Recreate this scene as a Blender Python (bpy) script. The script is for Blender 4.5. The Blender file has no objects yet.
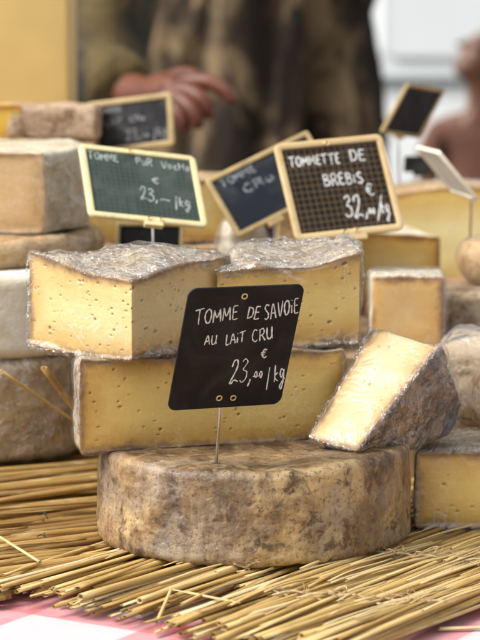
import bpy, math, random
import numpy as np
from mathutils import Vector, Matrix

random.seed(7)
R = math.radians
sc = bpy.context.scene
col = sc.collection

# ------------------------------------------------------------------ camera
CAMZ, PITCH, F = 0.344, R(7.23), 2340.0          # table cloth is z = 0; F is the focal length in photo pixels (480 wide)
cam = bpy.data.cameras.new('camera')
cam.sensor_fit = 'HORIZONTAL'; cam.sensor_width = 36.0; cam.lens = F / 480 * 36
cam.clip_start = 0.05; cam.clip_end = 2000
cam.dof.use_dof = True; cam.dof.focus_distance = 1.455; cam.dof.aperture_fstop = 14.0
cam_o = bpy.data.objects.new('camera', cam); col.objects.link(cam_o)
cam_o.location = (0, 0, CAMZ); cam_o.rotation_euler = (R(90) - PITCH, 0, 0)
sc.camera = cam_o

# ------------------------------------------------------------------ light
SUN_EL, SUN_AZ = R(50), R(254)                    # azimuth clockwise from +Y: the light comes from front left
w = bpy.data.worlds.new('World'); sc.world = w; w.use_nodes = True
nt = w.node_tree
sky = nt.nodes.new('ShaderNodeTexSky'); sky.sky_type = 'NISHITA'; sky.sun_disc = False
sky.sun_elevation = SUN_EL; sky.sun_rotation = SUN_AZ
sky.air_density = 1.0; sky.dust_density = 6.0; sky.ozone_density = 0.6
hs = nt.nodes.new('ShaderNodeHueSaturation'); hs.inputs['Saturation'].default_value = .12      # a white overcast sky
nt.links.new(sky.outputs[0], hs.inputs['Color']); nt.links.new(hs.outputs[0], nt.nodes['Background'].inputs[0])
nt.nodes['Background'].inputs[1].default_value = 0.15
sun = bpy.data.lights.new('sun', 'SUN'); sun.energy = 1.1; sun.angle = R(20); sun.color = (1, .95, .87)
sun_o = bpy.data.objects.new('sun', sun); col.objects.link(sun_o)
sd = Vector((math.sin(SUN_AZ) * math.cos(SUN_EL), math.cos(SUN_AZ) * math.cos(SUN_EL), math.sin(SUN_EL)))
sun_o.rotation_euler = sd.to_track_quat('Z', 'Y').to_euler(); sun_o.location = (-2, -2, 5)
sc.view_settings.view_transform = 'Standard'; sc.view_settings.look = 'None'
sc.view_settings.exposure = 0.80; sc.view_settings.gamma = 1.0
sc.render.engine = 'CYCLES'
sc.cycles.max_bounces = 8; sc.cycles.transparent_max_bounces = 16
sc.cycles.use_denoising = True
sc.cycles.caustics_reflective = False; sc.cycles.caustics_refractive = False

# ------------------------------------------------------------------ helpers
def P(x, y, Y):
    """the world point at depth Y that the photo shows at pixel x, y"""
    a, b = x - 240.0, 320.0 - y
    d = np.array([a, F * math.cos(PITCH) + b * math.sin(PITCH), -F * math.sin(PITCH) + b * math.cos(PITCH)])
    p = d * (Y / d[1]); p[2] += CAMZ
    return p

_rng = np.random.RandomState(11)
_perm = np.concatenate([_rng.permutation(256)] * 3)
_val = _rng.rand(256) * 2 - 1
def vn(p, f, seed=0):
    q = p * f + seed * 17.31
    i = np.floor(q).astype(np.int64); t = q - i; t = t * t * (3 - 2 * t); i &= 255
    def h(a, b, c):
        return _val[_perm[(_perm[(_perm[(i[..., 0] + a) & 255] + i[..., 1] + b) & 255] + i[..., 2] + c) & 255]]
    x, y, z = t[..., 0], t[..., 1], t[..., 2]
    def lx(b, c): return h(0, b, c) * (1 - x) + h(1, b, c) * x
    def ly(c): return lx(0, c) * (1 - y) + lx(1, c) * y
    return ly(0) * (1 - z) + ly(1) * z
def fbm(p, f, o=3, seed=0):
    s, a = 0, 1.0
    for k in range(o):
        s = s + a * vn(p, f * 2 ** k, seed + k); a *= .5
    return s
def ridge(p, f, o=2, seed=0):
    s, a = 0, 1.0
    for k in range(o):
        s = s + a * (1 - np.abs(vn(p, f * 2 ** k, seed + k)) * 2.2); a *= .5
    return s
def sstep(x, a, b):
    t = np.clip((x - a) / (b - a), 0, 1); return t * t * (3 - 2 * t)

def tag(o, label=None, cat=None, group=None, kind=None):
    if label: o['label'] = label
    if cat: o['category'] = cat
    if group: o['group'] = group
    if kind: o['kind'] = kind
    return o
def empty(name, loc, label, cat, group=None):
    o = bpy.data.objects.new(name, None); col.objects.link(o)
    o.location = Vector(loc); o.empty_display_size = .02
    return tag(o, label, cat, group)
def mesh_obj(name, V, faces, mat, parent=None, attrs=None, smooth=True, uv=None):
    """V (n,3), faces: (m,4) or (m,3) array, or a list of index lists"""
    me = bpy.data.meshes.new(name)
    V = np.ascontiguousarray(V, dtype=np.float32)
    if isinstance(faces, np.ndarray):
        m, k = faces.shape
        me.vertices.add(len(V)); me.vertices.foreach_set('co', V.ravel())
        me.loops.add(m * k); me.loops.foreach_set('vertex_index', faces.ravel().astype(np.int32))
        me.polygons.add(m)
        me.polygons.foreach_set('loop_start', np.arange(0, m * k, k, dtype=np.int32))
        me.update(calc_edges=True); me.validate()
    else:
        me.from_pydata(V.tolist(), [], [list(f) for f in faces]); me.update()
    if smooth:
        me.polygons.foreach_set('use_smooth', np.ones(len(me.polygons), dtype=bool))
    for k, a in (attrs or {}).items():
        at = me.attributes.new(k, 'FLOAT', 'POINT'); at.data.foreach_set('value', np.ascontiguousarray(a, dtype=np.float32))
    me.materials.append(mat)
    o = bpy.data.objects.new(name, me); col.objects.link(o)
    if parent: o.parent = parent
    return o

class MB:
    """collects simple shapes into one mesh"""
    def __init__(s): s.V = []; s.Fc = []; s.n = 0; s.A = {}
    def add(s, V, Fc, **attrs):
        V = np.asarray(V, float); s.V.append(V)
        s.Fc += [[i + s.n for i in f] for f in Fc]
        for k, a in attrs.items(): s.A.setdefault(k, []).append(np.broadcast_to(a, (len(V),)))
        s.n += len(V); return s
    def box(s, lo, hi, bev=0.0):
        x0, y0, z0 = lo; x1, y1, z1 = hi
        if bev <= 0:
            V = [(x, y, z) for x in (x0, x1) for y in (y0, y1) for z in (z0, z1)]
            return s.add(V, [(0, 1, 3, 2), (4, 6, 7, 5), (0, 4, 5, 1), (2, 3, 7, 6), (0, 2, 6, 4), (1, 5, 7, 3)])
        rings = []; n = 5
        def ring(ins, z):
            b = bev; out = []
            for cx, cy, a0 in ((x1 - b, y1 - b, 0), (x0 + b, y1 - b, 90), (x0 + b, y0 + b, 180), (x1 - b, y0 + b, 270)):
                for k in range(n):
                    a = R(a0 + 90 * k / (n - 1)); out.append((cx + (b - ins) * math.cos(a), cy + (b - ins) * math.sin(a), z))
            return out
        for k in range(4):
            t = R(30 * k); rings.append(ring(bev * (1 - math.sin(t)) * .98, z0 + bev * (1 - math.cos(t))))
        for k in range(3, -1, -1):
            t = R(30 * k); rings.append(ring(bev * (1 - math.sin(t)) * .98, z1 - bev * (1 - math.cos(t))))
        return s.loft(rings, True)
    def loft(s, rings, cap=True, closed=True, **attrs):
        m = len(rings[0]); V = [p for r in rings for p in r]; Fc = []
        for j in range(len(rings) - 1):
            for i in range(m if closed else m - 1):
                k = (i + 1) % m
                Fc.append((j * m + i, j * m + k, (j + 1) * m + k, (j + 1) * m + i))
        if cap:
            Fc.append(tuple(range(m - 1, -1, -1))); Fc.append(tuple(range((len(rings) - 1) * m, len(rings) * m)))
        return s.add(V, Fc, **attrs)
    def tube(s, pts, rad, n=8, cap=True, **attrs):
        pts = [np.asarray(p, float) for p in pts]; rings = []
        up = np.array([0.0, 0, 1.0])
        for i, p in enumerate(pts):
            t = pts[min(i + 1, len(pts) - 1)] - pts[max(i - 1, 0)]; t /= np.linalg.norm(t) + 1e-12
            u = up if abs(t[2]) < .9 else np.array([1.0, 0, 0])
            a = np.cross(t, u); a /= np.linalg.norm(a); b = np.cross(a, t)
            r = rad[i] if hasattr(rad, '__len__') else rad
            rings.append([p + r * (math.cos(2 * math.pi * k / n) * a + math.sin(2 * math.pi * k / n) * b) for k in range(n)])
        return s.loft(rings, cap, **attrs)
    def build(s, name, mat, parent=None, smooth=True):
        V = np.concatenate(s.V)
        if parent is not None and s.__dict__.get('rel', True): V = V - np.array(parent.matrix_basis.translation if parent.parent is None else (0, 0, 0))
        return mesh_obj(name, V, s.Fc, mat, parent, {k: np.concatenate(a) for k, a in s.A.items()}, smooth)

def set_auto(o, ang=40):
    """sharp edges above an angle"""
    me = o.data
    import bmesh
    bm = bmesh.new(); bm.from_mesh(me)
    bmesh.ops.recalc_face_normals(bm, faces=bm.faces)
    for e in bm.edges:
        e.smooth = not (len(e.link_faces) == 2 and e.calc_face_angle(0) > R(ang))
    bm.to_mesh(me); bm.free()
    return o

def catmull(pts, n=6):
    pts = [np.asarray(p, float) for p in pts]
    if len(pts) < 3: return [pts[0] + (pts[-1] - pts[0]) * k / n for k in range(n + 1)]
    out = []
    for i in range(len(pts) - 1):
        p0 = pts[max(i - 1, 0)]; p1 = pts[i]; p2 = pts[i + 1]; p3 = pts[min(i + 2, len(pts) - 1)]
        for k in range(n):
            t = k / n
            out.append(.5 * ((2 * p1) + (p2 - p0) * t + (2 * p0 - 5 * p1 + 4 * p2 - p3) * t * t + (3 * p1 - p0 - 3 * p2 + p3) * t ** 3))
    out.append(pts[-1]); return out

# ------------------------------------------------------------------ materials
class NM:
    def __init__(s, name):
        s.m = bpy.data.materials.new(name); s.m.use_nodes = True; s.t = s.m.node_tree
        s.b = s.t.nodes['Principled BSDF']; s.out = s.t.nodes['Material Output']
        s.tc = s.t.nodes.new('ShaderNodeTexCoord')
        s.co = s.tc.outputs['Object']
    def n(s, kind, **kw):
        nd = s.t.nodes.new(kind)
        for k, v in kw.items():
            if isinstance(k, str) and hasattr(nd, k): setattr(nd, k, v)
        return nd
    def link(s, a, b): s.t.links.new(a, b)
    def val(s, sock, v):
        if isinstance(v, (int, float)): sock.default_value = v
        elif isinstance(v, (tuple, list)): sock.default_value = (*v, 1)[:len(sock.default_value)] if len(v) == 3 else v
        else: s.link(v, sock)
    def noise(s, scale, detail=4, rough=.55, stretch=None, dist=0, co=None):
        co = co or s.co
        if stretch or co is s.co:
            mp = s.n('ShaderNodeMapping'); s.link(co, mp.inputs[0]); mp.inputs['Scale'].default_value = stretch or (1, 1, 1)
            mp.inputs['Location'].default_value = (random.uniform(-3, 3), random.uniform(-3, 3), random.uniform(-3, 3))
            co = mp.outputs[0]
        nd = s.n('ShaderNodeTexNoise'); s.link(co, nd.inputs['Vector'])
        nd.inputs['Scale'].default_value = scale; nd.inputs['Detail'].default_value = detail
        nd.inputs['Roughness'].default_value = rough; nd.inputs['Distortion'].default_value = dist
        return nd.outputs['Fac']
    def voro(s, scale, feature='F1', rnd=1.0, co=None):
        nd = s.n('ShaderNodeTexVoronoi'); nd.feature = feature; s.link(co or s.co, nd.inputs['Vector'])
        nd.inputs['Scale'].default_value = scale; nd.inputs['Randomness'].default_value = rnd
        return nd.outputs['Distance']
    def attr(s, name):
        nd = s.n('ShaderNodeAttribute'); nd.attribute_name = name; return nd.outputs['Fac']
    def ramp(s, fac, stops, interp='LINEAR'):
        nd = s.n('ShaderNodeValToRGB'); s.link(fac, nd.inputs[0]); cr = nd.color_ramp; cr.interpolation = interp
        while len(cr.elements) < len(stops): cr.elements.new(.5)
        for e, (p, c) in zip(cr.elements, stops):
            e.position = p; e.color = (*c, 1) if isinstance(c, (tuple, list)) else (c, c, c, 1)
        return nd.outputs[0]
    def mix(s, fac, a, b, mode='MIX'):
        nd = s.n('ShaderNodeMix'); nd.data_type = 'RGBA'; nd.blend_type = mode
        s.val(nd.inputs[0], fac); s.val(nd.inputs[6], a); s.val(nd.inputs[7], b); return nd.outputs[2]
    def math(s, op, a, b=0.0, c=None, clamp=False):
        nd = s.n('ShaderNodeMath'); nd.operation = op; nd.use_clamp = clamp
        s.val(nd.inputs[0], a); s.val(nd.inputs[1], b)
        if c is not None: s.val(nd.inputs[2], c)
        return nd.outputs[0]
    def bump(s, h, dist=.001, strength=1.0, normal=None):
        nd = s.n('ShaderNodeBump'); s.link(h, nd.inputs['Height']); nd.inputs['Distance'].default_value = dist
        nd.inputs['Strength'].default_value = strength
        if normal is not None: s.link(normal, nd.inputs['Normal'])
        return nd.outputs[0]
    def set(s, **kw):
        names = dict(color='Base Color', rough='Roughness', metal='Metallic', normal='Normal', spec='Specular IOR Level', coat='Coat Weight',
                     coat_rough='Coat Roughness', coat_normal='Coat Normal', sss='Subsurface Weight', sss_scale='Subsurface Scale', alpha='Alpha', emit='Emission Color', sheen='Sheen Weight')
        for k, v in kw.items(): s.val(s.b.inputs[names[k]], v)
        return s

def plain(name, c, rough=.6, var=.25, scale=30, bump=.0005, metal=0, **kw):
    m = NM(name); n = m.noise(scale, 5)
    m.set(color=m.mix(m.ramp(n, [(.3, 0), (.7, 1)]), tuple(x * (1 - var) for x in c), tuple(min(1, x * (1 + var)) for x in c)), rough=rough, metal=metal)
    if bump: m.set(normal=m.bump(m.noise(scale * 4, 4), bump))
    m.set(**kw); return m.m

def rind_mat(name, dark, mid, light, grey, big=28, streak=False, coat=.25, rough=.7, light_amt=.55, fine=.75):
    """mouldy natural rind: large patches, crust blotches, dark pores and grey bloom"""
    m = NM(name)
    a = m.noise(big, 6, .62, dist=.6); b = m.noise(big * 4.2, 6, .68, dist=.4); c = m.noise(max(big * 14, 420), 4, .6)
    base = m.ramp(a, [(.41, dark), (.48, mid), (.54, mid), (.62, light)])
    base = m.mix(m.ramp(b, [(.50, 0), (.62, light_amt)]), base, light)
    base = m.mix(m.ramp(m.noise(big * 1.3, 5, .6), [(.50, 0), (.60, .7)]), base, grey)
    base = m.mix(m.ramp(b, [(.38, .9), (.46, 0)]), base, dark)
    if streak:
        s_ = m.noise(95, 5, .6, stretch=(1, 1, .16))
        base = m.mix(m.ramp(s_, [(.36, .7), (.56, 0)]), base, tuple(x * .55 for x in mid))
        s2 = m.noise(160, 4, .6, stretch=(1, 1, .2))
        base = m.mix(m.ramp(s2, [(.55, 0), (.70, .4)]), base, light)
    base = m.mix(m.ramp(c, [(.34, fine), (.44, 0)]), base, tuple(x * .45 for x in dark))
    h = m.math('ADD', m.math('MULTIPLY', b, .8), m.math('MULTIPLY', c, .5))
    nr = m.bump(h, .0016, .8)
    m.set(color=base, rough=rough, normal=nr, coat=coat, coat_rough=.22)
    if coat: m.set(coat_normal=m.bump(m.noise(120, 4, .6, dist=1.5), .002, .9))
    return m.m

def paste_mat(name, core, edge, crust, pit=None, var=.12, coat=.0, band=.014):
    """cut paste: pale core that turns amber and then brown towards the rind"""
    m = NM(name)
    d = m.attr('rd'); p = m.attr('pit')
    n1 = m.noise(55, 4, .6); n2 = m.noise(240, 4, .6)
    dj = m.math('ADD', d, m.math('MULTIPLY', m.math('SUBTRACT', n1, .5), .014))
    dj = m.math('ADD', dj, m.math('MULTIPLY', m.math('SUBTRACT', n2, .5), .005))
    x = m.math('DIVIDE', dj, .04, clamp=True)
    s_ = band / .04
    c = m.ramp(x, [(0.0, crust), (.05, tuple(a * 1.5 for a in crust)), (.095, tuple(.45 * a + .55 * b for a, b in zip(crust, edge))), (.16, edge), (min(.95, .16 + s_), core)])
    big = m.noise(22, 3, .5)
    c = m.mix(m.ramp(big, [(.35, 0), (.7, .55)]), c, m.mix(1.0, c, (1.0, .93, .78), 'MULTIPLY'))
    c = m.mix(m.ramp(n2, [(.35, .12), (.6, 0)]), c, m.mix(1.0, c, (.86, .77, .62), 'MULTIPLY'))
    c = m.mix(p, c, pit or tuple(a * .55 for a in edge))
    knife = m.noise(150, 3, .6, stretch=(.10, .10, 1))
    c = m.mix(m.ramp(knife, [(.40, .16), (.52, 0)]), c, m.mix(1.0, c, (.88, .80, .66), 'MULTIPLY'))
    nr = m.bump(m.math('ADD', m.math('MULTIPLY', n2, .5), m.math('ADD', m.noise(500, 3, .5), knife)), .0004, .5)
    m.set(color=c, rough=.5, normal=nr, sss=.18, sss_scale=.006, coat=coat, coat_rough=.16)
    m.b.inputs['Subsurface Radius'].default_value = (1, .55, .2)
    if coat:
        st = m.noise(60, 4, .55, stretch=(1.6, 1.6, .25), dist=.8)
        m.set(coat_normal=m.bump(m.math('ADD', st, m.math('MULTIPLY', m.noise(25, 3, .5, dist=1.2), .8)), .0025, .8))
    return m.m

def wrap_mat(name, haze=.06, gloss=.75, scale=1.0, rough=.07, bmp=.003, floor=.05, crs=.2):
    """thin crumpled cling film"""
    m = NM(name); t = m.t
    t.nodes.remove(m.b)
    r1 = m.noise(46 * scale, 4, .6, dist=1.8); r2 = m.noise(130 * scale, 3, .6, dist=2.5)
    a1 = m.math('ABSOLUTE', m.math('SUBTRACT', r1, .5)); a2 = m.math('ABSOLUTE', m.math('SUBTRACT', r2, .5))
    hh = m.math('ADD', m.math('MULTIPLY', a1, 1.6), m.math('MULTIPLY', a2, .45))
    cw = m.attr('cutw')
    nr = m.bump(hh, bmp, 1.0)
    m.link(m.math('SUBTRACT', 1.0, m.math('MULTIPLY', cw, .84)), nr.node.inputs['Strength'])
    fr = m.n('ShaderNodeLayerWeight'); fr.inputs['Blend'].default_value = .5; m.link(nr, fr.inputs['Normal'])
    sch = m.math('ADD', m.math('MULTIPLY', m.math('POWER', fr.outputs['Facing'], 5.0), .92), m.math('MULTIPLY', m.math('SUBTRACT', 1.0, m.math('MULTIPLY', cw, .65)), floor))
    gl = m.n('ShaderNodeBsdfGlossy'); gl.inputs['Roughness'].default_value = rough; m.link(nr, gl.inputs['Normal'])
    tr = m.n('ShaderNodeBsdfTransparent'); tr.inputs[0].default_value = (.985, .985, .98, 1)
    df = m.n('ShaderNodeBsdfDiffuse'); df.inputs[0].default_value = (.85, .85, .84, 1); m.link(nr, df.inputs['Normal'])
    m1 = m.n('ShaderNodeMixShader')
    crease_glint = m.ramp(a1, [(.0, 1), (.012, .8), (.04 if crs > .2 else .022, 0)])  # white wrinkle lines, also glints painted as diffuse colour
    msk = m.ramp(m.noise(24, 2, .5), [(.50, 0), (.60, 1)])
    f2 = m.noise(34, 2, .5, stretch=(1.5, 1.5, .12), dist=.35)
    fan = m.ramp(m.math('ABSOLUTE', m.math('SUBTRACT', f2, .5)), [(0, 1), (.010, 0)])
    msk2 = m.ramp(m.noise(16, 2, .5), [(.52, 0), (.60, 1)])
    lines = m.math('ADD', m.math('MULTIPLY', crease_glint, msk), m.math('MULTIPLY', fan, msk2))
    top = m.math('SUBTRACT', 1.0, m.math('MULTIPLY', cw, .8))
    bunch_glint = m.math('MULTIPLY', m.math('MULTIPLY', m.ramp(a2, [(.0, 1), (.05, 0)]), m.ramp(m.noise(30, 3, .6), [(.48, 0), (.60, 1)])), top)  # whitish bunched film on the top, painted white in place of glints
    lines = m.math('ADD', m.math('MULTIPLY', lines, crs), m.math('MULTIPLY', bunch_glint, crs * 1.6 if crs > .2 else 0))
    m.link(m.math('ADD', lines, haze), m1.inputs[0])
    m.link(tr.outputs[0], m1.inputs[1]); m.link(df.outputs[0], m1.inputs[2])
    m2 = m.n('ShaderNodeMixShader')
    m.link(m.math('MULTIPLY', sch, gloss, clamp=True), m2.inputs[0])
    m.link(m1.outputs[0], m2.inputs[1]); m.link(gl.outputs[0], m2.inputs[2])
    m.link(m2.outputs[0], m.out.inputs[0])
    return m.m

# ------------------------------------------------------------------ ground, table, cloth
def sheet(name, x0, x1, y0, y1, z, mat, kind='structure'):
    o = mesh_obj(name, np.array([(x0, y0, z), (x1, y0, z), (x1, y1, z), (x0, y1, z)]), [(0, 1, 2, 3)], mat, smooth=False)
    return tag(o, kind=kind)
GZ = -.84
sheet('ground', -600, 600, -300, 1200, GZ, plain('asphalt', (.09, .085, .08), .9, .35, 3, .004))

def cloth_material():
    m = NM('vichy_cloth')
    mp = m.n('ShaderNodeMapping'); m.link(m.co, mp.inputs[0]); mp.inputs['Rotation'].default_value = (0, 0, R(31)); mp.inputs['Location'].default_value = (.722, -1.088, 0)
    sp = m.n('ShaderNodeSeparateXYZ'); m.link(mp.outputs[0], sp.inputs[0])
    def stripe(s_, wd):
        f = m.math('FRACT', m.math('DIVIDE', s_, .12))
        return m.math('LESS_THAN', f, wd)
    u, v = stripe(sp.outputs[0], .38), stripe(sp.outputs[1], .22)
    both = m.math('MULTIPLY', u, v); one = m.math('MAXIMUM', u, v)
    c = m.mix(one, (.46, .44, .46), (.50, .13, .16))
    c = m.mix(both, c, (.45, .025, .045))
    c = m.mix(m.ramp(m.noise(55, 5, .65), [(.40, .28), (.62, 0)]), c, (.50, .40, .40))
    weave = m.math('MULTIPLY', m.math('SINE', m.math('MULTIPLY', sp.outputs[0], 5200)), m.math('SINE', m.math('MULTIPLY', sp.outputs[1], 5200)))
    c = m.mix(m.ramp(m.noise(20, 4), [(.35, .2), (.65, 0)]), c, (.6, .52, .52))
    m.set(color=c, rough=.85, normal=m.bump(weave, .0002, .4), sheen=.2)
    return m.m
table = empty('market_table', (0, 1.8, GZ), 'wooden trestle market table under the checked cloth', 'table')
wood = NM('plank_wood'); g = wood.noise(14, 5, .6, stretch=(.12, 1, 1))
wood.set(color=wood.ramp(g, [(.3, (.20, .12, .06)), (.7, (.36, .24, .13))]), rough=.7, normal=wood.bump(g, .001)); wood = wood.m
MB().box((-1.2, 1.19, -.045), (1.2, 2.50, -.008), .006).build('table_top', wood, table)
for x in (-1.05, 1.05):
    for y in (1.3, 2.4):
        MB().box((x - .03, y - .03, GZ), (x + .03, y + .03, -.0455)).build('leg', wood, table)
ny, nx = 150, 160
xs = np.linspace(-1.215, 1.215, nx); prof = []
for t in np.linspace(0, 1, 40): prof.append((2.515 - t * .02, -.30 + .30 * t) if False else (2.515, -.28 + .275 * t))
ys = np.linspace(2.51, 1.18, ny)
prof += [(y, 0) for y in ys]
for t in np.linspace(0, 1, 30)[1:]: prof.append((1.178 - .012 * math.sin(t * 3), -.32 * t))
prof = np.array(prof)
X, J = np.meshgrid(xs, np.arange(len(prof)))
V = np.stack([X, prof[J, 0], prof[J, 1]], -1)
n_ = fbm(V, 6, 3, 3)
flat = sstep(V[..., 2], -.03, 0)
V[..., 2] += (.0012 * n_) * flat - .0005
V[..., 1] += (1 - flat) * .02 * np.sin(V[..., 0] * 24 + 2 * n_)
idx = np.arange(V.shape[0] * V.shape[1]).reshape(V.shape[:2])
qf = np.stack([idx[:-1, :-1], idx[1:, :-1], idx[1:, 1:], idx[:-1, 1:]], -1).reshape(-1, 4)
cl = mesh_obj('tablecloth', V.reshape(-1, 3), qf, cloth_material())
tag(cl, 'red and white checked tablecloth spread under the straw mats', 'tablecloth')

# ------------------------------------------------------------------ straw
def straw_material():
    m = NM('straw')
    tone = m.attr('tone'); along = m.attr('along'); ang = m.attr('ang')
    cmb = m.n('ShaderNodeCombineXYZ'); m.link(m.math('MULTIPLY', ang, 5.0), cmb.inputs[0]); m.link(m.math('MULTIPLY', along, 14), cmb.inputs[1]); m.link(m.math('MULTIPLY', tone, 91), cmb.inputs[2])
    f1 = m.noise(3.0, 4, .6, co=cmb.outputs[0])
    cm2 = m.n('ShaderNodeCombineXYZ'); m.link(m.math('MULTIPLY', along, 30), cm2.inputs[0]); m.link(m.math('MULTIPLY', tone, 57), cm2.inputs[1]); m.link(m.math('MULTIPLY', ang, .4), cm2.inputs[2])
    f2 = m.noise(1.0, 4, .65, co=cm2.outputs[0])
    c = m.ramp(tone, [(0, (.22, .115, .03)), (.2, (.44, .27, .075)), (.5, (.68, .48, .175)), (.8, (.78, .62, .30)), (1, (.80, .68, .42))])
    c = m.mix(m.ramp(f1, [(.38, .85), (.56, 0)]), c, m.mix(1.0, c, (.55, .43, .28), 'MULTIPLY'))
    c = m.mix(m.ramp(f2, [(.56, 0), (.72, .7)]), c, (.74, .60, .33))
    c = m.mix(m.ramp(f2, [(.26, .85), (.36, 0)]), c, (.22, .12, .04))
    c = m.mix(m.attr('node'), c, (.20, .11, .04))  # stalk nodes, and shade painted into the hollow ends
    m.set(color=c, rough=.42, normal=m.bump(f1, .0006, .6), spec=.45)
    return m.m
STRAW = straw_material()
TWINE = plain('jute_twine', (.50, .37, .20), .9, .35, 300, .0006)
THREAD = plain('dark_thread', (.02, .018, .016), .8, .2, 300, 0)

def straws(items, n=9):
    """items: (points list, radius, tone) -> mesh arrays for one mesh of hollow straws"""
    Vs, Fs, A, off = [], [], {'tone': [], 'along': [], 'ang': [], 'node': []}, 0
    for pts, r, tone in items:
        pts = np.asarray(pts, float); m = len(pts)
        T = np.gradient(pts, axis=0); T /= np.linalg.norm(T, axis=1)[:, None] + 1e-12
        up = np.array([0, 0, 1.0]) if abs(T[0][2]) < .8 else np.array([1.0, 0, 0])
        a = np.cross(T, up); a /= np.linalg.norm(a, axis=1)[:, None]; b = np.cross(a, T)
        L = np.concatenate([[0], np.cumsum(np.linalg.norm(np.diff(pts, axis=0), axis=1))])
        th = np.linspace(0, 2 * np.pi, n, endpoint=False)
        sq = random.uniform(.42, .95); ph = random.uniform(0, 3.1)
        dirs = a[:, None, :] * np.cos(th)[None, :, None] + b[:, None, :] * np.sin(th)[None, :, None] * sq
        nodes = [random.uniform(.04, .3) + k * random.uniform(.11, .2) for k in range(4)]
        nd = sum(np.exp(-((L - x) / .0022) ** 2) for x in nodes)
        rr = r * (1 + .12 * nd + .05 * np.sin(L * 60 + ph)) * np.linspace(random.uniform(.9, 1.08), random.uniform(.85, 1.0), m)
        ring = pts[:, None, :] + dirs * rr[:, None, None]
        e0 = pts[:1, None, :] + dirs[:1] * rr[0] * .68; e1 = e0 + T[0] * .006
        f0 = pts[-1:, None, :] + dirs[-1:] * rr[-1] * .68; f1 = f0 - T[-1] * .006
        jag = np.random.RandomState(int(tone * 1e6) % 99999).uniform(-1, .6, n)[:, None] * r * random.choice((.3, .8, 2.2))
        if random.random() < .45:      # a crushed end
            fl = random.uniform(.25, .6)
            for q_, ref in ((e1, pts[0] + T[0] * .006), (e0, pts[0]), (ring[:1], pts[0]), (ring[1:2], pts[1])):
                q_ -= ((q_ - ref) @ b[0])[..., None] * b[0] * (1 - fl)
        ring[0] += jag * T[0]
        al = np.concatenate([[L[0] - .0, L[0]], L, [L[-1], L[-1]]])
        allr = np.concatenate([e1, e0, ring, f0, f1]); k = len(allr)
        idx = np.arange(k * n).reshape(k, n); nx_ = np.roll(idx, -1, 1)
        fc = np.stack([idx[:-1], nx_[:-1], nx_[1:], idx[1:]], -1).reshape(-1, 4)
        Vs.append(allr.reshape(-1, 3)); Fs.append(fc + off); off += k * n
        A['tone'].append(np.full(k * n, tone)); A['along'].append(np.repeat(al, n)); A['ang'].append(np.tile(np.abs(th - np.pi), k))
        node_shade = np.concatenate([[.55, .1], nd * .55, [.1, .55]]); A['node'].append(np.repeat(np.clip(node_shade, 0, 1), n))  # node bands, with painted shade inside both hollow ends
    return np.concatenate(Vs), np.concatenate(Fs), {k: np.concatenate(v) for k, v in A.items()}

def mat_rows(az, t0, t1, s0, s1, layers, spacing, rad, jit, seed, cut=None, dz=.0, start=None):
    """rows of straws along azimuth az laid side by side"""
    rs = random.Random(seed); c, s = math.cos(az), math.sin(az); out = []
    for ly, z in enumerate(layers):
        t = t0
        while t < t1:
            r = rad * rs.uniform(.62, 1.25)
            t += spacing * rs.uniform(.75, 1.25)
            a = s0 + (start(t) if start else 0) + rs.uniform(-jit, jit) + (.012 if ly == 0 else 0); b = s1 + rs.uniform(-.02, .02)
            if rs.random() < .18: b = a + (b - a) * rs.uniform(.35, .8)
            elif rs.random() < .15: a = a + (b - a) * rs.uniform(.1, .5)
            sk = rs.uniform(-.022, .022) * (3.5 if cut else 1.3); bow = rs.uniform(-.005, .005); zb = rs.uniform(-.001, .0025); m = 26
            pts = []
            k1, k2 = rs.uniform(0, 6), rs.uniform(10, 22)
            for k in range(m):
                q = k / (m - 1); ss = a + (b - a) * q
                tt = t + sk * (q - .5) + bow * math.sin(math.pi * q) + .0007 * math.sin(k2 * ss + k1)
                zz = z + r + zb + .0012 * math.sin(k2 * .7 * ss + k1 * 2)
                pts.append((c * ss - s * tt, s * ss + c * tt, max(zz, r + .0008)))
            if rs.random() < (.6 if cut else .35):   # a thin fibre lying across
                q0 = np.array(pts[0]); sk2 = rs.uniform(-.12, .12); a2 = a + rs.uniform(0, .25); L2 = rs.uniform(.05, .14)
                out.append(([(c * (a2 + L2 * u) - s * (t + sk2 * L2 * u), s * (a2 + L2 * u) + c * (t + sk2 * L2 * u), layers[-1] + rad * 2.1 + .0012 + .001 * math.sin(5 * u)) for u in np.linspace(0, 1, 9)], rs.uniform(.0004, .0012), min(1, max(0, rs.gauss(.75, .15)))))
            if cut: pts = [p for p in pts if cut(p)]
            if len(pts) > 3: out.append((pts, r, min(1, max(0, rs.gauss(.55, .23)))))
    if cut: out = [(p, r, t_) for p, r, t_ in out if all(cut(x) for x in p)]
    return out

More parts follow.
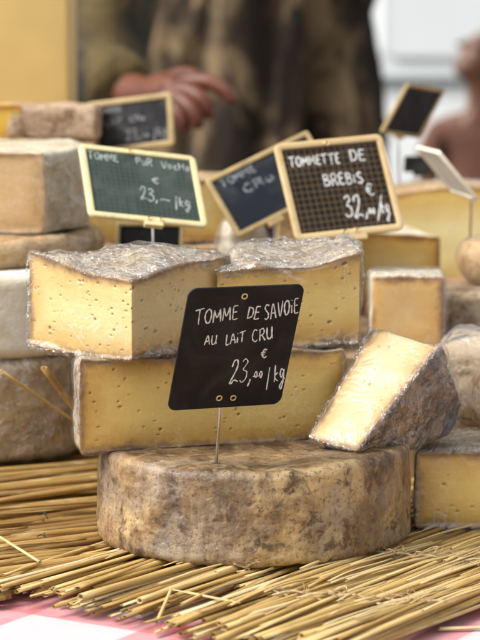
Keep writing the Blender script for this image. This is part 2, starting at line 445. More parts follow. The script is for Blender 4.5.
def twine_row(mb, az, s, t0, t1, ztop, seed, r=.0008, amp=.0036, mbfuzz=True, slope=0):
    rs = random.Random(seed); c, sn = math.cos(az), math.sin(az)
    def W(ss, tt, z): return np.array((c * ss - sn * tt, sn * ss + c * tt, z))
    for ph in (0, math.pi):
        pts = []; t = t0
        while t < t1:
            k = (t - t0) / .016 * math.pi
            pts.append(W(s + slope * (t - t0) + .0022 * math.cos(k + ph) + rs.uniform(-.001, .001), t, ztop - amp * .45 + amp * .55 * math.sin(k + ph)))
            t += .003
        mb.tube(pts, r, 6)
    if mbfuzz:
        t = t0
        while t < t1:
            p0 = W(s + slope * (t - t0), t, ztop)
            for _ in range(4):
                d = np.array([rs.uniform(-1, 1), rs.uniform(-1, 1), rs.uniform(0, .6)]) * rs.uniform(.005, .016)
                mb.tube(catmull([p0, p0 + d * .5 + np.array([0, 0, .001]), p0 + d], 3), .00016, 4)
            if rs.random() < .10:   # a loose loop of the thread
                lp = [p0 + np.array([math.cos(a) * .006 + .004, math.sin(a) * .007, .001 + .002 * math.sin(a * 2)]) * rs.uniform(.6, 1.4) for a in np.linspace(0, 5.2, 9)]
                mb.tube(catmull(lp, 3), r * .6, 5)
            t += rs.uniform(.006, .014)

AZ = R(55)
def front_start(t):
    if t > .800: return .004
    if t > .784: return .085
    return -.012 - .02 * sstep(.70, .78, 0) if False else -.010
it = mat_rows(AZ, .652, .915, 1.045, 1.62, (.0005, .0034, .0060, .0085), .0047, .0020, .020, 5, start=front_start)
mat1 = empty('straw_mat', (0, 1.45, 0), 'stitched straw mat at the front, spread under the large grey wheel', 'straw mat', 'straw mats on the tablecloth')
V, Fc, A = straws(it); mesh_obj('straw_stalks', V - np.array([0, 1.45, 0]), Fc, STRAW, mat1, A)
tw = MB()
for k, (s_, t0, t1, sl) in enumerate(((1.145, .655, .76, -.35), (1.262, .655, .80, -.3), (1.15, .80, .91, .1), (1.40, .66, .90, 0))):
    twine_row(tw, AZ, s_, t0, t1, .0138, 20 + k, slope=sl)
tw.build('twine', TWINE, mat1)

AZ2 = R(31)
def cut2(p):
    t = -p[0] * math.sin(AZ) + p[1] * math.cos(AZ)
    return (t > .890) and p[0] < .02
it = mat_rows(AZ2, 1.14, 1.66, .35, 1.25, (.0005, .0055), .0068, .0033, .05, 9, cut=cut2)
it += mat_rows(AZ2, 1.42, 1.66, .35, 1.25, (.0110, .0165), .0075, .0033, .05, 19, cut=lambda p: cut2(p) and p[1] > 1.53)
it = [(p, r, max(0, t_ * .38)) for p, r, t_ in it]
mat2 = empty('straw_mat', (-.2, 1.6, 0), 'thick darker straw mat at left, behind the front mat, tied with black thread', 'straw mat', 'straw mats on the tablecloth')
V, Fc, A = straws(it); mesh_obj('straw_stalks', V - np.array([-.2, 1.6, 0]), Fc, STRAW, mat2, A)
for k, (s_, ta) in enumerate(((.655, 1.335), (.685, 1.395), (.70, 1.43), (.80, 1.36))):
    tw = MB(); twine_row(tw, AZ2, s_, ta, ta + .018, .0140, 40 + k, (.00038), .004, False, slope=.35)
    tw.build('thread', THREAD, mat2)

def loose(name, pix, r, tone, label, group='loose straws'):
    pts = [P(*q) for q in pix]; dense = []
    for a, b in zip(pts[:-1], pts[1:]):
        for k in range(7): dense.append(a + (b - a) * k / 7)
    dense.append(pts[-1]); base = pts[0]
    V, Fc, A = straws([(dense, r, tone)])
    o = mesh_obj(name, V - base, Fc, STRAW, None, A); o.location = Vector(base)
    return tag(o, label, 'straw', group)
loose('loose_straw', [(2, 372, 1.575), (80, 425, 1.60)], .0019, .35, 'long thin broken straw leaning across the wrapped wheel, its tip snapped down')
loose('loose_straw', [(44, 368, 1.58), (86, 424, 1.60)], .0030, .15, 'short thick brown straw standing steeply beside the half wheel')
loose('loose_straw', [(157, 622, 1.300), (171, 590, 1.340)], .0011, .7, 'short thin straw sticking up over the gap in the mat')
loose('loose_straw', [(170, 589, 1.342), (240, 603, 1.312)], .0012, .75, 'thin pale straw lying across the mat in front of the grey wheel')
loose('loose_straw', [(0, 537, 1.46), (40, 562, 1.412)], .0013, .8, 'pale straw stub poking over the left edge of the front mat')
loose('loose_straw', [(438, 629, 1.30), (500, 627, 1.305)], .0015, .95, 'white straw lying on the pink cloth at the right')

# ------------------------------------------------------------------ cheese builder
def arc(c, r, a0, a1, n=60):
    return [(c[0] + r * math.cos(R(a0 + (a1 - a0) * k / n)), c[1] + r * math.sin(R(a0 + (a1 - a0) * k / n))) for k in range(n + 1)]

def cheese_arrays(poly, cuts, h, r_rind=.006, r_cut=.0014, step=.0009, zstep=.0008, nd=36, seed=0, amp_rind=.0011, amp_cut=.0004,
                  pits=0, pit_r=(.0007, .0019), warp=None, smooth=4, sag=0.0):
    poly = np.asarray(poly, float); n = len(poly)
    pts, cf = [], []
    for i in range(n):
        a, b = poly[i], poly[(i + 1) % n]; L = np.linalg.norm(b - a); st = step if cuts[i] else step * 1.5
        k = max(1, int(round(L / st)))
        for j in range(k): pts.append(a + (b - a) * j / k); cf.append(cuts[i])
    q = np.array(pts); cf = np.array(cf)
    for _ in range(smooth): q = .5 * q + .25 * (np.roll(q, 1, 0) + np.roll(q, -1, 0))
    T = np.roll(q, -2, 0) - np.roll(q, 2, 0); T /= np.linalg.norm(T, axis=1)[:, None] + 1e-12
    Nn = np.stack([T[:, 1], -T[:, 0]], 1); N = len(q); cen = q.mean(0)
    rr = np.where(cf, r_cut, r_rind)
    for _ in range(4): rr = .5 * rr + .25 * (np.roll(rr, 1) + np.roll(rr, -1))
    seg = np.linalg.norm(np.roll(q, -1, 0) - q, axis=1)
    # distance along the outline from a cut sample to the nearest rind sample
    dist = np.where(cf, 9.0, 0.0)
    for _ in range(2):
        for i in range(1, 2 * N):
            a, b = (i - 1) % N, i % N
            if cf[b]: dist[b] = min(dist[b], dist[a] + seg[a])
        for i in range(2 * N - 2, -1, -1):
            a, b = (i + 1) % N, i % N
            if cf[b]: dist[b] = min(dist[b], dist[a] + seg[b])
    Ls, Ds, side = [], [], []
    def lay(xy, z, d2, dz, sd):
        z = np.broadcast_to(z, (N,)); Ls.append(np.column_stack([xy, z]))
        d = np.column_stack([d2, np.broadcast_to(dz, (N,))]); Ds.append(d); side.append(sd)
    inq = q - Nn * rr[:, None]; sv = list(np.linspace(.002, 1, nd))[:-1]; zero = np.zeros((N, 2)); nb = 6
    for s in sv: lay(cen + s * (inq - cen), 0, zero, -1, False)
    for k in range(nb):
        t = math.pi / 2 * k / nb; lay(q - Nn * (rr * (1 - math.sin(t)))[:, None], rr * (1 - math.cos(t)), Nn * math.sin(t), -math.cos(t), True)
    nz = max(3, int(h / zstep))
    for k in range(nz + 1): lay(q, rr + (h - 2 * rr) * k / nz, Nn, 0, True)
    for k in range(nb - 1, -1, -1):
        t = math.pi / 2 * k / nb; lay(q - Nn * (rr * (1 - math.sin(t)))[:, None], h - rr * (1 - math.cos(t)), Nn * math.sin(t), math.cos(t), True)
    for s in sv[::-1]: lay(cen + s * (inq - cen), h, zero, 1, False)
    V = np.stack(Ls); D = np.stack(Ds); side = np.array(side)
    Lr = len(V)
    zd = np.minimum(V[..., 2], h - V[..., 2])
    rd = np.where(side[:, None] & cf[None, :], np.minimum(zd, dist[None, :]), 0.0)
    iscut = side[:, None] & cf[None, :]
    # displacement
    p3 = V + seed * 3.7
    lump = fbm(p3, 45, 3, seed) * amp_rind + fbm(p3, 260, 2, seed + 5) * amp_rind * .38
    cutd = fbm(p3, 30, 2, seed + 9) * amp_cut + fbm(p3, 420, 2, seed + 11) * .00005
    k = np.where(iscut, sstep(rd, .0005, .004), 0)
    disp = lump * (1 - k) + cutd * k
    # paste slumps a little behind the firm rind lip
    disp -= np.where(iscut, .0008 * sstep(rd, .0, .003) * (1 - .5 * sstep(rd, .004, .012)), 0)
    pit = np.zeros(V.shape[:2])
    if pits:
        rs = np.random.RandomState(seed + 100); cand = np.argwhere(iscut & (rd > .0045))
        Vc = V[iscut]; acc = np.zeros(len(Vc)); pm = np.zeros(len(Vc))
        for _ in range(pits):
            a, b = cand[rs.randint(len(cand))]; c0 = V[a, b]; r0 = rs.uniform(*pit_r) * (1.5 if rs.rand() < .12 else 1)
            el = rs.uniform(.55, 1.0); ex = rs.uniform(.45, 1.0) if rs.rand() < .5 else 1.0; dv = (Vc - c0) * np.array([ex, ex, 1])
            dd = np.sqrt(dv[:, 0] ** 2 + dv[:, 1] ** 2 + (dv[:, 2] / el) ** 2)
            kk = 1 - sstep(dd, r0 * .5, r0 * 1.1); acc = np.maximum(acc, kk * r0 * 1.1); pm = np.maximum(pm, kk * rs.uniform(.6, 1.0))
        disp[iscut] -= acc; pit[iscut] = pm
    V = V + D * disp[..., None]
    if warp is not None: V = warp(V)
    return dict(V=V, D=D, iscut=iscut, rd=rd, pit=pit, h=h, seed=seed, side=side, cf=cf)

def cheese(name, loc, rotz, label, cat, arrs, m_rind, m_paste=None, wrap=None, wrap_amp=(.0016, .0003), group=None, mtx=None, wrap_sub=2, wrap_rot=0):
    t = empty(name, loc, label, cat, group)
    V = arrs['V']; Lr, N, _ = V.shape
    M = np.array(mtx) if mtx is not None else np.array(Matrix.Rotation(rotz, 3, 'Z'))
    W = V @ M.T; Dw = arrs['D'] @ M.T
    idx = np.arange(Lr * N).reshape(Lr, N); nx_ = np.roll(idx, -1, 1)
    q = np.stack([idx[:-1], nx_[:-1], nx_[1:], idx[1:]], -1)
    cutface = (arrs['side'][:-1] & arrs['side'][1:])[:, None] & arrs['cf'][None, :]
    def sub(nm, mask, mat):
        f = q[mask]; used, inv = np.unique(f, return_inverse=True)
        return mesh_obj(nm, W.reshape(-1, 3)[used], inv.reshape(-1, 4), mat, t, {'rd': arrs['rd'].ravel()[used], 'pit': arrs['pit'].ravel()[used]})
    sub('rind', ~cutface, m_rind)
    if cutface.any(): sub('paste', cutface, m_paste)
    if wrap is not None:
        li = sorted(set(list(range(0, Lr, wrap_sub)) + [Lr - 1])); ni = list(range(0, N, wrap_sub))
        S = W[np.ix_(li, ni)]; Dd = Dw[np.ix_(li, ni)]; ic = arrs['iscut'][np.ix_(li, ni)]
        for _ in range(3):   # the film bridges hollows
            S = .5 * S + .25 * (np.roll(S, 1, 1) + np.roll(S, -1, 1))
        a_top, a_cut = wrap_amp
        p3 = S + arrs['seed'] * 1.9
        wv = fbm(p3, 30, 2, 71) * .5
        p4 = p3 + .010 * np.stack([vn(p3, 40, 61), vn(p3, 40, 62), vn(p3, 40, 63)], -1)
        cr = np.maximum(ridge(p4, 30, 3, 77), -.4)
        k = sstep(arrs['rd'][np.ix_(li, ni)], 0, .004)
        off = .0006 + a_top * (cr * .62 + .25 + wv * .4) * (1 - k) + a_cut * (cr * .6 + .5) * k
        off = np.maximum(off, .0004)
        S = S + Dd * off[..., None]
        a, b = S.shape[:2]; id2 = np.arange(a * b).reshape(a, b); n2 = np.roll(id2, -1, 1)
        f2 = np.stack([id2[:-1], n2[:-1], n2[1:], id2[1:]], -1).reshape(-1, 4)
        mesh_obj('plastic_wrap', S.reshape(-1, 3), f2, wrap, t, {'cutw': k.ravel()})
    return t

# rinds
RIND_BIG = rind_mat('rind_big_wheel', (.060, .029, .011), (.26, .155, .070), (.55, .38, .18), (.30, .245, .185), 15, True, .18, .62, .45, .6)
RIND_TAN = rind_mat('rind_tan', (.19, .105, .045), (.37, .24, .12), (.50, .37, .22), (.40, .33, .24), 34, False, .15)
RIND_GREY = rind_mat('rind_grey', (.17, .11, .06), (.33, .24, .15), (.50, .40, .27), (.44, .40, .34), 40, False, .1)
RIND_DARK = rind_mat('rind_dark', (.030, .013, .004), (.19, .085, .025), (.50, .31, .12), (.34, .25, .17), 30, False, .08, light_amt=.55)
RIND_LIGHT = rind_mat('rind_light_tan', (.34, .22, .10), (.50, .35, .18), (.58, .43, .24), (.52, .40, .25), 20, False, .1, fine=.3)
RIND_PALE = rind_mat('rind_pale', (.50, .41, .26), (.68, .59, .43), (.76, .69, .54), (.64, .58, .46), 30, False, .05, fine=.2)
RIND_WHITE = rind_mat('rind_white', (.62, .55, .40), (.68, .62, .48), (.72, .67, .55), (.68, .66, .60), 9, False, .0, fine=.0)
RIND_ORANGE = rind_mat('rind_orange', (.30, .16, .055), (.52, .32, .13), (.62, .43, .21), (.56, .40, .21), 26, False, .1, fine=.3)
# pastes
PASTE_CREAM = paste_mat('paste_cream', (.75, .60, .29), (.66, .45, .16), (.24, .15, .07))
PASTE_GOLD = paste_mat('paste_gold', (.77, .58, .20), (.62, .39, .09), (.24, .15, .07))
PASTE_YELLOW = paste_mat('paste_yellow', (.82, .61, .20), (.64, .40, .10), (.22, .14, .07))
PASTE_PALE = paste_mat('paste_pale', (.56, .47, .27), (.54, .38, .15), (.22, .13, .06), band=.012)
PASTE_AMBER = paste_mat('paste_amber', (.80, .57, .27), (.74, .47, .17), (.30, .15, .06), band=.02)
PASTE_BEIGE = paste_mat('paste_beige', (.66, .46, .24), (.58, .38, .18), (.34, .22, .11))
PASTE_LEMON = paste_mat('paste_lemon', (.82, .71, .36), (.66, .43, .10), (.30, .16, .06), band=.03)
FILM = wrap_mat('cling_film', .008, .9, bmp=.006, floor=.05, crs=.14)
FILM_HEAVY = wrap_mat('crumpled_film', .015, 1.0, .55, .055, .010, .11, .24)
FILM_TIGHT = wrap_mat('tight_film', .0, .30, .7, .1, .004, crs=0)
FILM_GREY = wrap_mat('bunched_film', .13, .9, 1.0, bmp=.005)

# 1 the big wheel at the bottom
def warp_big(V):
    V = V.copy(); r = np.hypot(V[..., 0], V[..., 1]); a = np.arctan2(V[..., 1], V[..., 0])
    k = 1 + .012 * np.sin(2 * a + .6) + .008 * np.sin(3 * a) - .012 * (V[..., 2] / .06 - .5) * 1.0
    V[..., 0] *= k; V[..., 1] *= k
    V[..., 2] += sstep(V[..., 2], .01, .055) * .0018 * np.sin(2 * a + 1.2) * r / .1
    return V
circ = arc((0, 0), .1005, 0, 360, 120)[:-1]
A1 = cheese_arrays(circ, [False] * len(circ), .061, .0055, step=.0008, zstep=.0009, nd=60, seed=3, amp_rind=.0011, warp=warp_big)
cheese('round_cheese', (.0085, 1.503, .0125), R(-20), 'big whole mottled grey-brown cheese wheel on the straw, bottom of the stack', 'cheese', A1, RIND_BIG, None, FILM_TIGHT, (.0006, .0003))

# 2 half wheel on it
def half(Rr, n=60): return arc((0, 0), Rr, 0, 180, n), [False] * n + [True]
def warp_h(V):
    V = V.copy(); x, y = V[..., 0], V[..., 1]
    V[..., 2] += np.where(V[..., 2] > .03, .0012 * np.sin(x * 55 + 1) + .001 * np.cos(x * 120) , 0) * sstep(V[..., 2], .03, .06)
    return V
pl, ct = half(.0905)
A2 = cheese_arrays(pl, ct, .0605, .0075, step=.00065, zstep=.0006, seed=8, pits=60, pit_r=(.0005, .0011), warp=warp_h, amp_rind=.0013)
cheese('half_cheese', (-.0155, 1.486, .0735), R(19), 'yellow half cheese wheel on the big grey wheel, its cut face behind the black sign', 'cheese', A2, RIND_GREY, PASTE_YELLOW, FILM, (.0012, .0003))

# 3 wedge with its point to the front, top left
def sector(Rr, a0, a1, n=50):
    return [(0.0, 0.0)] + arc((0, 0), Rr, a0, a1, n), [True] + [False] * n + [True]
def warp_w1(V):
    V = V.copy(); r = np.hypot(V[..., 0], V[..., 1]); f = V[..., 2] / .05
    up = .0105 * sstep(r, .0, .095) + .004 * np.exp(-((V[..., 0] - .004) ** 2 + (V[..., 1] - .055) ** 2) / .03 ** 2)
    up += .0018 * np.sin(V[..., 0] * 70 + .5) * sstep(r, .0, .03)
    V[..., 2] += up * f
    bul = .003 * np.sin(np.pi * np.clip(f, 0, 1))
    V[..., 1] -= bul * (1 - sstep(r, .0, .09)) * .6
    V[..., 2] += (1 - f) * .002 * np.sin(V[..., 0] * 60)
    return V
pl, ct = sector(.094, 48, 138)
A3 = cheese_arrays(pl, ct, .0505, .006, .0012, nd=110, step=.0006, zstep=.0006, seed=12, pits=120, pit_r=(.00045, .0010), warp=warp_w1, amp_rind=.0018)
cheese('cheese_wedge', (-.0675, 1.449, .1345), 0, 'cream cheese wedge pointing forward at top left, full of little holes, under crinkled film', 'cheese', A3, RIND_GREY, PASTE_CREAM, FILM_HEAVY, (.0021, .0001), wrap_sub=1)

# 4 wedge beside it
def warp_w2(V):
    V = V.copy(); f = V[..., 2] / .05
    V[..., 2] += f * (.009 * sstep(V[..., 1], 0, .10) + .0065 * sstep(V[..., 0], 0, .1) + .0025 * np.sin(V[..., 0] * 75 + .4) * sstep(V[..., 1], -.01, .02))
    return V
pl = [(0, 0), (.0945, .0235)] + arc((.048, .050), .048, 5, 150, 30) + [(.010, .030)]
ct = [True, True] + [False] * 31 + [False, True]
ct = [True] + [True] + [False] * 30 + [False] + [True]
A4 = cheese_arrays(pl, ct, .0505, .006, .0012, nd=110, step=.0006, zstep=.0006, seed=17, pits=48, pit_r=(.0005, .0011), warp=warp_w2, amp_rind=.0016)
cheese('cheese_wedge', (-.0155, 1.501, .1345), 0, 'golden cheese wedge at top right of the stack, behind the black sign', 'cheese', A4, RIND_GREY, PASTE_GOLD, FILM_HEAVY, (.0021, .0001), wrap_sub=1)

# 5 wedge leaning on its rind at the right
Fp = np.array([.0775, 1.4450, .0745]); PF = np.array([-.053, -.059, -.0637]); PR2 = np.array([.0143, .0394, -.0655])
Pp = Fp - PF
xh = PF / np.linalg.norm(PF); zh = np.array([-.043, .030, .0055]); zh -= xh * zh.dot(xh); zh /= np.linalg.norm(zh); yh = np.cross(zh, xh)
PR2 = PR2 * 1.06; r2 = np.array([PR2.dot(xh), PR2.dot(yh)]); lf = np.linalg.norm(PF)
r1v = np.array([.0245, .0400, -.0500]); r1 = np.array([r1v.dot(xh), r1v.dot(yh)])
if r2[1] < 0: pass
pl = [(0.0, 0.0), (lf, 0.0), tuple(np.array([lf, 0]) * .66 + r2 * .34 + np.array([.006, 0])), tuple(np.array([lf, 0]) * .3 + r2 * .7 + np.array([.0045, 0])), tuple(r2), tuple(r1)]
ct = [True, False, False, False, False, True]
if r2[1] < 0:
    pl = [pl[0]] + pl[:0:-1]; ct = [True, False, False, False, False, True]
def warp_w5(V):
    V = V.copy(); r = np.hypot(V[..., 0], V[..., 1])
    V[..., 2] = .007 * r / .1 + V[..., 2] * (1 - .30 * r / .1)
    return V
A5 = cheese_arrays(pl, ct, .0525, .005, .0012, nd=90, step=.0007, zstep=.0007, seed=23, pits=30, pit_r=(.0004, .0009), smooth=60, amp_rind=.0018, amp_cut=.0016, warp=warp_w5)
M5 = np.column_stack([xh, yh, zh])
cheese('cheese_wedge', Pp, 0, 'pale cheese wedge with a dark brown crust leaning against the stack at right', 'cheese', A5, RIND_DARK, PASTE_PALE, FILM_HEAVY, (.0020, .0004), mtx=M5, wrap_sub=1)

# 6 right cheese on the mat
pl, ct = half(.098)
A6 = cheese_arrays(pl, ct, .0515, .0055, nd=90, seed=31, pits=40, pit_r=(.0005, .0012))
cheese('half_cheese', (.2135, 1.519, .0125), R(1), 'yellow half cheese wheel lying on the straw right of the big grey wheel', 'cheese', A6, RIND_GREY, PASTE_YELLOW, FILM_HEAVY, (.0020, .0001), wrap_sub=1)

# 7 small ones at the right edge
def small(name, loc, rz, label, poly, cuts, h, rm, pm=None, wr=None, seed=1, amp=.0012, wa=(.0016, .0004), r_rind=.006, warp=None, pits=0, st=.0022, nd=16, group=None):
    a = cheese_arrays(poly, cuts, h, r_rind, step=st, zstep=st, nd=nd, seed=seed, amp_rind=amp, warp=warp, pits=pits, smooth=2, pit_r=(.001, .002))
    return cheese(name, loc, rz, label, 'cheese', a, rm, pm, wr, wa, wrap_sub=1, group=group)
def disc(r, n=60): 
    c = arc((0, 0), r, 0, 360, n)[:-1]; return c, [False] * len(c)
def block(wd, dp, front=True):
    return [(-wd / 2, 0), (wd / 2, 0), (wd / 2, dp), (-wd / 2, dp)], [front, False, False, False]
pl, ct = disc(.036); small('small_cheese', (.196, 1.600, .0655), 0, 'small round brown cheese at the right edge, on the yellow half wheel', pl, ct, .046, RIND_TAN, None, FILM, 41, .002, r_rind=.016)
pl, ct = block(.075, .05, False); small('wrapped_cheese', (.178, 1.648, .060), R(-12), 'cheese bunched in wrinkled grey film behind the leaning wedge', pl, ct, .062, RIND_LIGHT, None, FILM_GREY, 43, .0015, (.004, .003), r_rind=.018)

# ------------------------------------------------------------------ the raised back of the stall
def crate(lo, hi, label):
    c = empty('wooden_crate', ((lo[0] + hi[0]) / 2, lo[1], lo[2]), label, 'crate', 'upturned crates under the rear cheeses')
    b = MB(); n = 3; H = hi[2] - lo[2]; t = .008
    for k in range(n):
        z0 = lo[2] + H * k / n + .002; z1 = lo[2] + H * (k + 1) / n - .002
        if k == n - 1: z1 = hi[2] - t
        b.box((lo[0] + .001, lo[1], z0), (hi[0] - .001, lo[1] + t, z1)).box((lo[0] + .001, hi[1] - t, z0), (hi[0] - .001, hi[1], z1))
        b.box((lo[0], lo[1] + t + .0005, z0), (lo[0] + t, hi[1] - t - .0005, z1)).box((hi[0] - t, lo[1] + t + .0005, z0), (hi[0], hi[1] - t - .0005, z1))
    b.build('side_boards', wood, c, False)
    b = MB(); m = 4
    for k in range(m):
        y0 = lo[1] + (hi[1] - lo[1]) * k / m + .001; y1 = lo[1] + (hi[1] - lo[1]) * (k + 1) / m - .001
        b.box((lo[0] - .002, y0, hi[2] - t + .0005), (hi[0] + .002, y1, hi[2]))
    b.build('bottom_boards', wood, c, False)
    return c
crate((-.085, 1.70, .0005), (.46, 2.30, .100), 'long wooden crate upside down under the cheeses at the right rear')
crate((-.42, 1.93, .0005), (-.125, 2.40, .243), 'tall wooden crate upside down behind the stack of wheels at left')

# left stack
pl, ct = disc(.12, 90)
small('round_cheese', (-.221, 1.783, .026), 0, 'tan cheese wheel wrapped in film on the dark straw at left, lowest of its stack', pl, ct, .0755, RIND_LIGHT, None, FILM_HEAVY, 51, .0015, (.003, .001), .008, nd=24)
pl, ct = disc(.108, 80)
small('round_cheese', (-.205, 1.775, .1020), 0, 'smooth creamy white cheese wheel, second from the bottom of the left stack', pl, ct, .0625, RIND_WHITE, None, None, 52, .0005, r_rind=.010)
pl, ct = disc(.100, 80)
small('round_cheese', (-.205, 1.795, .1650), 0, 'thin orange-brown cheese wheel under the big pale wedge of the left stack', pl, ct, .022, RIND_ORANGE, None, FILM, 53, .0016, r_rind=.009)
def warp_l4(V):
    V = V.copy(); V[..., 2] += .004 * sstep(V[..., 1], 0, .09) * V[..., 2] / .06; return V
pl = [(0, 0), (.046, .036), (.050, .095), (-.05, .115), (-.115, .060)]
pl = [(0, 0), (.030, .052), (.012, .125), (-.06, .13), (-.115, .018)]
small('cheese_wedge', tuple(P(45, 244, 1.735) * np.array([1, 1, 0]) + np.array([0, 0, .1885])), 0, 'big wedge with a tan cut face and a pale rind, topmost of the left stack', pl, [False, False, False, False, True], .0600, RIND_PALE, PASTE_BEIGE, FILM, 54, .0012, (.002, .0005), .003, warp_l4)
pl, ct = block(.080, .07, False)
small('cheese_block', tuple(P(52, 140, 2.0) * np.array([1, 1, 0]) + np.array([0, 0, .2440])), 0, 'crumbly pinkish brown cheese block on the tall crate at left', pl, ct, .030, rind_mat('rind_pinkish', (.22, .13, .07), (.42, .29, .18), (.54, .41, .28), (.46, .34, .24), 60, False, 0), None, None, 55, .002)
pl, ct = block(.060, .07, True)
small('cheese_block', tuple(P(-11, 140, 2.0) * np.array([1, 1, 0]) + np.array([0, 0, .2440])), 0, 'small bright yellow cheese block at the left edge, beside the crumbly block', pl, ct, .031, RIND_ORANGE, paste_mat('paste_mustard', (.72, .47, .07), (.62, .38, .06), (.40, .22, .05), band=.004), None, 56, .001)

# cheeses between the signs
pl, ct = disc(.088, 70)
small('round_cheese', (0.0, 1.790, .1005), 0, 'tan cheese wheel hidden behind the wedges, holding the two framed price signs', pl, ct, .040, RIND_TAN, None, None, 57)
pl, ct = block(.125, .12)
small('cheese_block', (-.0655, 1.905, .1005), R(-4), 'broad yellow cheese slab behind the green sign, lower of two', pl, ct, .062, RIND_ORANGE, PASTE_LEMON, FILM, 58)
pl, ct = block(.120, .11)
small('cheese_block', (-.066, 1.925, .1640), R(3), 'yellow cheese slab behind the green sign, upper of two', pl, ct, .052, RIND_ORANGE, PASTE_LEMON, FILM, 59)
pl = [(0, 0), (.075, .01), (.06, .075), (.022, .070)]
small('cheese_wedge', tuple(P(264, 245, 1.93) * np.array([1, 1, 0]) + np.array([0, 0, .1005])), 0, 'tall orange-brown wedge half hidden behind the brown grid sign', pl, [False] * 4, .112, RIND_ORANGE, None, None, 60, .001, r_rind=.005,
      warp=lambda V: np.stack([V[..., 0] + .014 * V[..., 2] / .11 * (1 - V[..., 0] / .075), V[..., 1], V[..., 2] * (1 + .05 * V[..., 0] / .075)], -1))
pl, ct = block(.034, .03, False)
small('small_cheese', tuple(P(250, 250, 1.88) * np.array([1, 1, 0]) + np.array([0, 0, .1405])), R(20), 'small film-wrapped piece glinting under the dark blue sign', pl, ct, .046, RIND_PALE, None, FILM_GREY, 61, .002, (.005, .003), .012)

# right rear
pl, ct = block(.0555, .05)
small('cheese_block', tuple(P(407.5, 345, 1.72) * np.array([1, 1, 0]) + np.array([0, 0, .1005])), R(-2), 'square orange cheese block in crinkled film, above the leaning wedge', pl, ct, .0580, RIND_PALE, PASTE_AMBER, FILM_HEAVY, 62, .001, (.002, .0012), .003)
pl, ct = disc(.047, 50)
small('small_cheese', (.150, 1.90, .1005), 0, 'low reddish brown cheese between the orange block and the yellow wedges', pl, ct, .034, rind_mat('rind_reddish', (.20, .08, .035), (.36, .17, .08), (.46, .26, .14), (.40, .25, .16), 40, False, .1), None, None, 63)
pl, ct = block(.15, .075, False)
small('wrapped_cheese', (.230, 1.775, .1005), R(2), 'brown oblong cheese in film at the right edge, under the round one', pl, ct, .039, RIND_TAN, None, FILM, 64, .0015, (.003, .002), .006)
pl, ct = disc(.032, 44)
small('small_cheese', (.204, 1.835, .1410), 0, 'small round pale-topped cheese at the right edge, on the brown oblong one', pl, ct, .036, RIND_ORANGE, None, FILM, 65, .002, (.002, .001), .015)
pl = [(0, 0), (.080, .012), (.050, .055), (.0, .06)]
small('cheese_wedge', tuple(P(350, 280, 1.99) * np.array([1, 1, 0]) + np.array([0, 0, .1005])), R(2), 'low yellow wedge with a pale flat top, behind the brown grid sign', pl, [True, False, False, False], .0600, RIND_PALE, PASTE_LEMON, None, 66, .0008, r_rind=.002,
      warp=lambda V: np.stack([V[..., 0], V[..., 1], V[..., 2] * (1 + .30 * (.02 + V[..., 1]) / .06 * (1 - V[..., 0] / .085))], -1))
pl = [(-.005, 0), (.155, -.02), (.155, .10), (.02, .10)]
small('cheese_wedge', tuple(P(378, 280, 2.10) * np.array([1, 1, 0]) + np.array([0, 0, .1005])), 0, 'tall pale yellow wedge with a rounded top at the right, behind the low wedge', pl, [True, False, False, False], .098, RIND_ORANGE, PASTE_LEMON, FILM, 67, .0008, r_rind=.004,
      warp=lambda V: np.stack([V[..., 0], V[..., 1], V[..., 2] * (1 - .10 * ((V[..., 0] - .075) / .07) ** 2)], -1))

